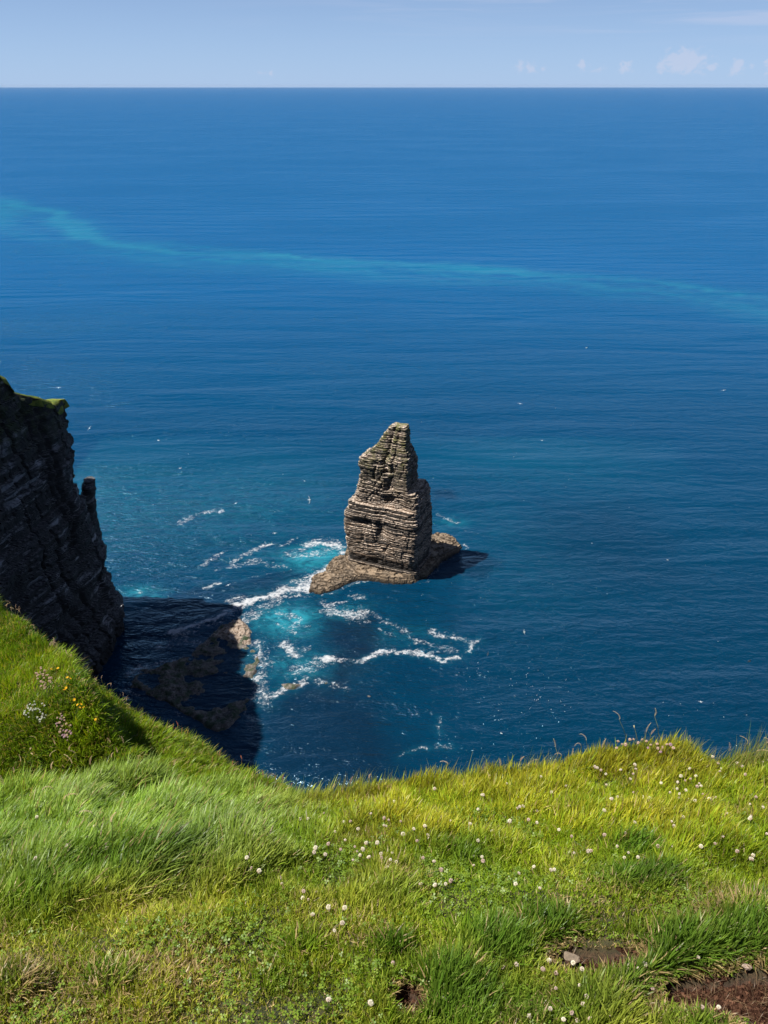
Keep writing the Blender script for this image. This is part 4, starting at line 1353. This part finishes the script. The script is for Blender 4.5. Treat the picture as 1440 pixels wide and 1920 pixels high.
def stalks():
    rng = np.random.default_rng(29)
    pale, red, brown = (.58, .44, .25), (.36, .13, .06), (.40, .27, .16)
    heads = {'pale': [seed_head('seed_head', .05, .004, pale, 1.3, 1), seed_head('seed_head', .055, .0045, pale, .4, 2), seed_head('seed_head', .045, .005, (.50, .38, .25), 1.9, 3)],
             'red': [seed_head('seed_head', .055, .006, red, .15, 4), seed_head('seed_head', .065, .007, red, -.2, 5)],
             'brown': [seed_head('seed_head', .045, .007, brown, .3, 6), seed_head('seed_head', .05, .009, (.42, .29, .20), -.2, 7)]}
    names = {'pale': 'grass_stalk', 'red': 'sorrel_stalk', 'brown': 'grass_stalk'}

    def one(kind, u, v, h, bend, lab, grp, dv=0, head_sc=1.0):
        """stalk whose head stands at about pixel (u, v); it grows h metres above the turf below"""
        p = None
        for extra in range(0, 160, 4):
            q = hit(u, v + extra)
            if q is not None:
                p = q
                break
        if p is None:
            return
        # root a little further down the picture so that the stalk rises by h
        dist = math.sqrt(p[0] ** 2 + p[1] ** 2 + (EYE - p[2]) ** 2)
        need = h * FPX / dist * math.cos(math.atan2(EYE - p[2], p[1]) - 0)
        q = hit(u - bend * need * .5, max(v + need, v + extra + 2))
        p = q or p
        h2 = h
        pts = [(bend * h2 * .55 * t ** 2, .12 * h2 * t * t * rng.uniform(-1, 1), h2 * t) for t in np.linspace(0, 1, 7)]
        root = obj(names[kind], tube('stem', pts, .0012, .0007, (.20, .20, .06) if kind != 'red' else (.22, .12, .05)), M_PETAL, loc=p, label=lab, category='grass' if kind != 'red' else 'sorrel', group=grp)
        hd = obj('seed_head', heads[kind][rng.integers(len(heads[kind]))], M_PETAL, parent=root, loc=pts[-1])
        hd.rotation_euler = (rng.normal(0, .15), bend * .5, rng.normal(0, .5) + (math.pi if bend < 0 else 0))
        hd.scale = (head_sc * .8,) * 3

    for u, v, h, b in [(1158, 1303, .20, -.5), (1222, 1320, .19, -.35), (1187, 1345, .12, -.3), (1204, 1356, .10, .1), (1097, 1362, .12, -.3), (1042, 1364, .12, -.4), (1052, 1392, .09, -.5), (1070, 1390, .08, -.4),
                       (985, 1394, .08, .2), (1084, 1385, .12, -.2), (1290, 1376, .08, -.2), (1393, 1396, .10, -.1), (1420, 1392, .11, .3), (840, 1408, .11, -.2), (1122, 1386, .08, .1), (1408, 1406, .08, .1), (1432, 1378, .10, -.6)]:
        part = 'left of the mound top' if u < 1110 else ('on the mound top' if u < 1260 else 'right of the mound top')
        way = 'drooping left' if b < -.25 else 'nearly upright'
        one('pale', u, v, h, b, 'thin pale grass stalk, %s, against the water %s' % (way, part), '%s stalks %s' % (way, part))
    for u, v, h, b in [(657, 1410, .10, .1), (628, 1427, .08, -.2), (690, 1428, .09, .2), (935, 1418, .08, 0), (970, 1395, .10, .2), (1212, 1350, .11, 0), (1360, 1402, .07, 0)]:
        one('brown', u, v, h, b, 'brown plume of a grass stalk at the rim beside the gap' if u < 800 else 'dark brown seed head poking above the right rim', 'brown plumes by the gap' if u < 800 else 'brown seed heads on the right rim')
    for u, v, h in [(329, 1309, .12), (336, 1312, .13), (345, 1323, .12), (355, 1320, .13), (349, 1333, .10), (331, 1330, .09)]:
        one('red', u, v, h, rng.uniform(-.1, .2), 'rust-red sorrel spike in the little stand on the slope edge', 'sorrel stand on the slope edge')
    one('red', 456, 1364, .17, .1, 'tall lone red sorrel spike above the lower slope edge', 'lone sorrel spikes')
    for u, v, h in [(382, 1346, .08), (416, 1388, .10), (410, 1398, .09), (470, 1406, .10), (493, 1412, .09), (520, 1424, .09), (530, 1424, .10), (545, 1432, .08), (440, 1432, .10), (402, 1430, .10), (560, 1436, .08)]:
        one('red', u, v, h, rng.uniform(-.2, .3), 'small reddish sorrel spike along the lower slope edge', 'sorrel along the lower slope edge')
    for k in range(34):
        u = rng.uniform(0, 250)
        v = np.interp(u, [0, 100, 200, 250], [1104, 1172, 1236, 1268]) - rng.uniform(-14, 10)
        kd = 'brown' if rng.uniform() < .6 else 'pale'
        part = 'at the left frame edge' if u < 80 else ('before the dark cliff' if u < 170 else 'before the cliff foot')
        cl_ = 'brownish' if kd == 'brown' else 'buff'
        one(kd, u, v, rng.uniform(.08, .16), rng.uniform(-.4, .5), '%s grass seed head on the upper slope edge %s' % (cl_, part), '%s seed heads on the upper slope %s' % (cl_, part))
    for u, v, b in [(58, 1412, .8), (66, 1424, .5), (85, 1395, -.6), (122, 1400, -.5), (145, 1412, -.5), (152, 1422, -.4), (216, 1402, -.1), (236, 1414, -.6), (216, 1428, .1), (52, 1438, -.5), (104, 1426, 0), (110, 1460, .1), (155, 1450, -.1),
                    (180, 1456, .1), (28, 1456, .6), (240, 1400, .2), (305, 1452, -.5), (330, 1440, .3), (262, 1430, .3), (20, 1500, .2), (96, 1505, .1), (138, 1515, .2), (225, 1560, .2), (195, 1540, -.1), (500, 1470, .4), (460, 1462, -.4)]:
        kd = 'pale' if rng.uniform() < .7 else 'brown'
        part = 'below the flower clumps' if (v < 1445 and u < 200) else ('in the long grass near the left edge' if u < 200 else 'where the long grass meets the slope')
        way = 'bent left' if b < -.2 else ('bent right' if b > .2 else 'upright')
        cl_ = 'brown' if kd == 'brown' else 'buff'
        one(kd, u, v, rng.uniform(.12, .20), b, '%s grass seed head, %s, %s' % (cl_, way, part), '%s seed heads %s %s' % (cl_, way, part), head_sc=1.1)


stalks()


# ------------------------------------------------------------------ stones on the turf
def stone(u, v, sx, sy, sz, col, lab, seed):
    import bmesh
    bm = bmesh.new()
    bmesh.ops.create_icosphere(bm, subdivisions=2, radius=1)
    co = np.array([q.co for q in bm.verts])
    k = 1 + .45 * fbm(co[:, 0] * 1.6 + seed, co[:, 1] * 1.6, co[:, 2] * 1.6, 3, seed)
    for q, c, kk in zip(bm.verts, co, k):
        q.co = (c[0] * kk * sx, c[1] * kk * sy, max(c[2] * kk, -.4) * sz)
    me = bpy.data.meshes.new('stone')
    bm.to_mesh(me); bm.free()
    m, n = mat('stone_grey')
    pos = n.n('ShaderNodeTexCoord').outputs['Object']
    a = n.noise(pos, 120.0, 5.0, .7)
    c = n.mix(n.ss(a, .35, .7), tuple(x * .6 for x in col), col)
    bump = n.n('ShaderNodeBump', None, Strength=.7, Distance=.004, Height=a)
    n.n('ShaderNodeOutputMaterial', None, Surface=n.n('ShaderNodeBsdfPrincipled', None, Base_Color=c, Roughness=.9, Normal=bump.outputs[0]))
    p = hit(u, v)
    o = obj('stone', me, m, loc=(p[0], p[1], p[2] + sz * .5), label=lab, category='stone')
    o.rotation_euler = (0.1, .1, seed)


stone(1357, 1756, .016, .011, .009, (.42, .37, .33), 'small pale grey stone in the short turf at right', 1)
stone(1072, 1797, .019, .010, .003, (.22, .17, .12), 'flat tan stone half buried at the left of the smaller soil patch', 6)
stone(1400, 1815, .012, .007, .006, (.40, .30, .24), 'pinkish stone at the far edge of the large soil patch', 3)
stone(1193, 1762, .007, .006, .006, (.05, .045, .045), 'tiny dark pebble in the turf above the soil patches', 4)


# ------------------------------------------------------------------ seabirds
def bird_material(name, col, rough=.7):
    m, n = mat(name)
    pos = n.n('ShaderNodeTexCoord').outputs['Object']
    a = n.noise(pos, 14.0, 3.0, .6)
    n.n('ShaderNodeOutputMaterial', None, Surface=n.n('ShaderNodeBsdfPrincipled', None, Base_Color=n.mix(a, tuple(c * .82 for c in col), col), Roughness=rough))
    return m


M_WHITE = bird_material('white_plumage', (.80, .80, .80))
M_GREY = bird_material('grey_plumage', (.42, .44, .47))
M_DARK = bird_material('dark_plumage', (.045, .04, .04))


def lathe(name, prof, sides=10, sx=1.0):
    """body of revolution along +x from (x, radius, z) stations"""
    V, F = [], []
    for x, r, z in prof:
        for k in range(sides):
            a = 2 * math.pi * k / sides
            V.append((x, r * math.cos(a) * sx, z + r * math.sin(a)))
    for i in range(len(prof) - 1):
        for k in range(sides):
            F.append((i * sides + k, i * sides + (k + 1) % sides, (i + 1) * sides + (k + 1) % sides, (i + 1) * sides + k))
    return np_mesh(name, np.array(V), np.array(F), True)


BODY = lathe('gull_body', [(-.27, .01, .02), (-.25, .05, .015), (-.17, .045, .01), (-.08, .07, 0), (.02, .085, -.005), (.10, .07, .0), (.155, .045, .02), (.18, .046, .03), (.215, .038, .035), (.235, .014, .028), (.275, .004, .02)])
FLOAT = lathe('swimming_bird_body', [(-.22, .01, .09), (-.17, .05, .07), (-.05, .10, .04), (.08, .10, .04), (.14, .06, .09), (.16, .05, .16), (.19, .045, .20), (.225, .04, .2), (.25, .012, .19), (.30, .004, .18)])


def wing_mesh(sgn):
    st = [(.03, .10, -.07, .03), (.20, .12, -.05, .09), (.34, .10, -.03, .10), (.48, .03, -.09, .06), (.60, -.08, -.15, .02), (.66, -.155, -.17, 0)]
    V, F = [], []
    for (yy, xf, xb, zz) in st:
        V += [(xf, sgn * yy, zz + .006), (xb, sgn * yy, zz - .002), ((xf + xb) / 2, sgn * yy, zz + .016), ((xf + xb) / 2, sgn * yy, zz - .006)]
    for i in range(len(st) - 1):
        a, b = i * 4, i * 4 + 4
        F += [(a, a + 2, b + 2, b), (a + 2, a + 1, b + 1, b + 2), (a + 1, a + 3, b + 3, b + 1), (a + 3, a, b, b + 3)]
    return np_mesh('wing', np.array(V), np.array(F), True)


WINGS = [wing_mesh(1), wing_mesh(-1)]
WINGS_D = [wing_mesh(1), wing_mesh(-1)]


def birds():
    rng = np.random.default_rng(41)
    fl = [(580, 937, 112, 1.45, 'white gull gliding over the water left of the sea stack', 0), (428, 1097, 150, .3, 'white gull above the wave crest left of the stack', 0),
          (983, 1185, 150, 1.2, 'white gull low over open water right of the foam streaks', 0), (515, 1000, 170, .2, 'small gull just above the white wash behind the left ledge', 0),
          (168, 803, 150, .9, 'small gull beside the top of the dark cliff', 0), (940, 1375, 120, 1.3, 'white gull just above the rim of the clifftop grass', 0),
          (1405, 1240, 110, 1.4, 'dark bird over the water near the right edge', 1), (228, 1136, 170, .8, 'white gull at the foot of the dark cliff', 0),
          (297, 826, 170, .1, 'pale bird right of the cliff high over blue water', 0), (338, 878, 180, .4, 'tiny white gull left of the stack halfway to the cliff', 0),
          (571, 902, 180, .9, 'tiny gull straight above the gliding gull', 0), (975, 757, 190, .2, 'gull right of and above the stack summit', 0), (1357, 732, 190, .5, 'gull far right above the dark blue patch', 0),
          (1100, 652, 200, 1.0, 'farthest gull over the sea at upper right', 0), (1016, 826, 200, .3, 'gull right of the stack at summit height', 0), (1252, 1050, 190, .8, 'gull over the dark water patch at right', 0),
          (110, 727, 170, 0, 'gull just above the grassy cliff edge', 0), (1314, 1316, 140, .3, 'small gull above the right end of the grass mound', 0), (915, 1226, 150, 1.3, 'dark bird right of the long foam streak', 1), (442, 944, 185, .2, 'tiny gull above the far foam streak', 0)]
    for u, v, d, roll, lab, dark in fl:
        root = obj('flying_gull', BODY if not dark else BODY.copy(), M_DARK if dark else M_WHITE, label=lab, category='seabird', group='seabirds on the wing')
        if dark:
            root.data.materials.clear(); root.data.materials.append(M_DARK)
        root.location = P(u, v, d)
        root.rotation_euler = (roll * rng.choice([-1, 1]) * .8, rng.normal(0, .12), rng.uniform(0, 6.28) if u != 580 else .3)
        for k in (0, 1):
            obj('wing', WINGS_D[k] if dark else WINGS[k], M_DARK if dark else M_GREY, parent=root)
    spots = []
    for k in range(40):
        spots.append((rng.normal(1010, 42), rng.normal(1302, 24), 'flock'))
    for k in range(14):
        spots.append((rng.uniform(1225, 1425), rng.uniform(1305, 1350), 'right'))
    for k in range(12):
        spots.append((rng.normal(880, 18), rng.normal(1275, 14), 'few'))
    for k in range(46):
        spots.append((rng.uniform(620, 1430), rng.uniform(640, 1250), 'wide'))
    for k in range(22):
        spots.append((rng.uniform(170, 640), rng.uniform(790, 1030), 'left'))
    labs = {'flock': ('tiny white seabird in the loose flock on the water beyond the grass', 'flock on the water beyond the grass'), 'right': ('tiny white seabird on the water above the right-hand mound', 'seabirds above the right-hand mound'),
            'few': ('tiny white seabird in the small raft below the foam streaks', 'small raft below the foam streaks'), 'wide': ('scattered tiny seabird on the open sea around and beyond the stack', 'scattered seabirds on the open sea'),
            'left': ('tiny seabird on the water between the cliff and the stack', 'seabirds between cliff and stack')}
    stack_poly = [(630, 1120), (636, 930), (670, 850), (730, 790), (775, 790), (800, 900), (820, 960), (870, 1000), (870, 1060), (760, 1100)]
    dark_me = FLOAT.copy()
    for u, v, k in spots:
        if inside(np.array([u]), np.array([v]), stack_poly)[0] or v > 1345 + .02 * abs(u - 1000):
            continue
        x, y = S(u, v)
        dk = rng.uniform() < .18 and k != 'flock'
        o = obj('swimming_seabird', dark_me if dk else FLOAT, M_DARK if dk else M_WHITE, loc=(x, y, 0.0), label=('dark ' if dk else '') + labs[k][0].replace('white ', '' if dk else 'white '), category='seabird', group=labs[k][1])
        o.rotation_euler = (0, 0, rng.uniform(0, 6.28))
        f_ = rng.uniform(.38, .7) * (1.0 if y < 300 else 1.3)
        o.scale = (f_, f_, f_)
    # nesting birds crowding the ledges of the stack
    V, F, C = [], [], []
    for pts, z1 in PERCH:
        if z1 < 13 or z1 > 52:
            continue
        n = int(rng.uniform(16, 48) * (1.2 if z1 < 36 else .4))
        for q in pts[rng.integers(0, len(pts), n)]:
            q = q + np.array([rng.uniform(-.15, .15), rng.uniform(-.15, .15), .04])
            h, r = rng.uniform(.32, .48), rng.uniform(.10, .15)
            o = len(V)
            V += [q, q + (r, 0, h * .4), q + (0, r, h * .4), q + (-r, 0, h * .4), q + (0, -r, h * .4), q + (0, 0, h)]
            F += [(o, o + 2, o + 1), (o, o + 3, o + 2), (o, o + 4, o + 3), (o, o + 1, o + 4), (o + 5, o + 1, o + 2), (o + 5, o + 2, o + 3), (o + 5, o + 3, o + 4), (o + 5, o + 4, o + 1)]
            c = (.75, .73, .70) if rng.uniform() < .55 else (.05, .04, .035)
            C += [c] * 6
    me = tint(np_mesh('seabird_colony', np.array(V), np.array(F)), np.array(C))
    obj('seabird_colony', me, M_PETAL, kind='stuff', label='crowded nesting seabirds on the stack ledges', category='seabirds')


birds()


# ------------------------------------------------------------------ thin sea haze
def haze():
    X, Y0, Y1, z0, z1 = 72000.0, -3600.0, 64000.0, -4.0, 183.0
    V = np.array([(-X, Y0, z0), (X, Y0, z0), (X, Y1, z0), (-X, Y1, z0), (-X, Y0, z1), (X, Y0, z1), (X, Y1, z1), (-X, Y1, z1)])
    F = np.array([(0, 3, 2, 1), (4, 5, 6, 7), (0, 1, 5, 4), (1, 2, 6, 5), (2, 3, 7, 6), (3, 0, 4, 7)])
    m, n = mat('sea_haze')
    v = n.n('ShaderNodeVolumePrincipled', None, Color=(0.50, 0.66, 0.90, 1), Density=6.0e-6)
    n.n('ShaderNodeOutputMaterial', None, Volume=v)
    obj('haze', np_mesh('haze', V, F), m, kind='stuff', label='thin pale haze over the distant sea')


haze()
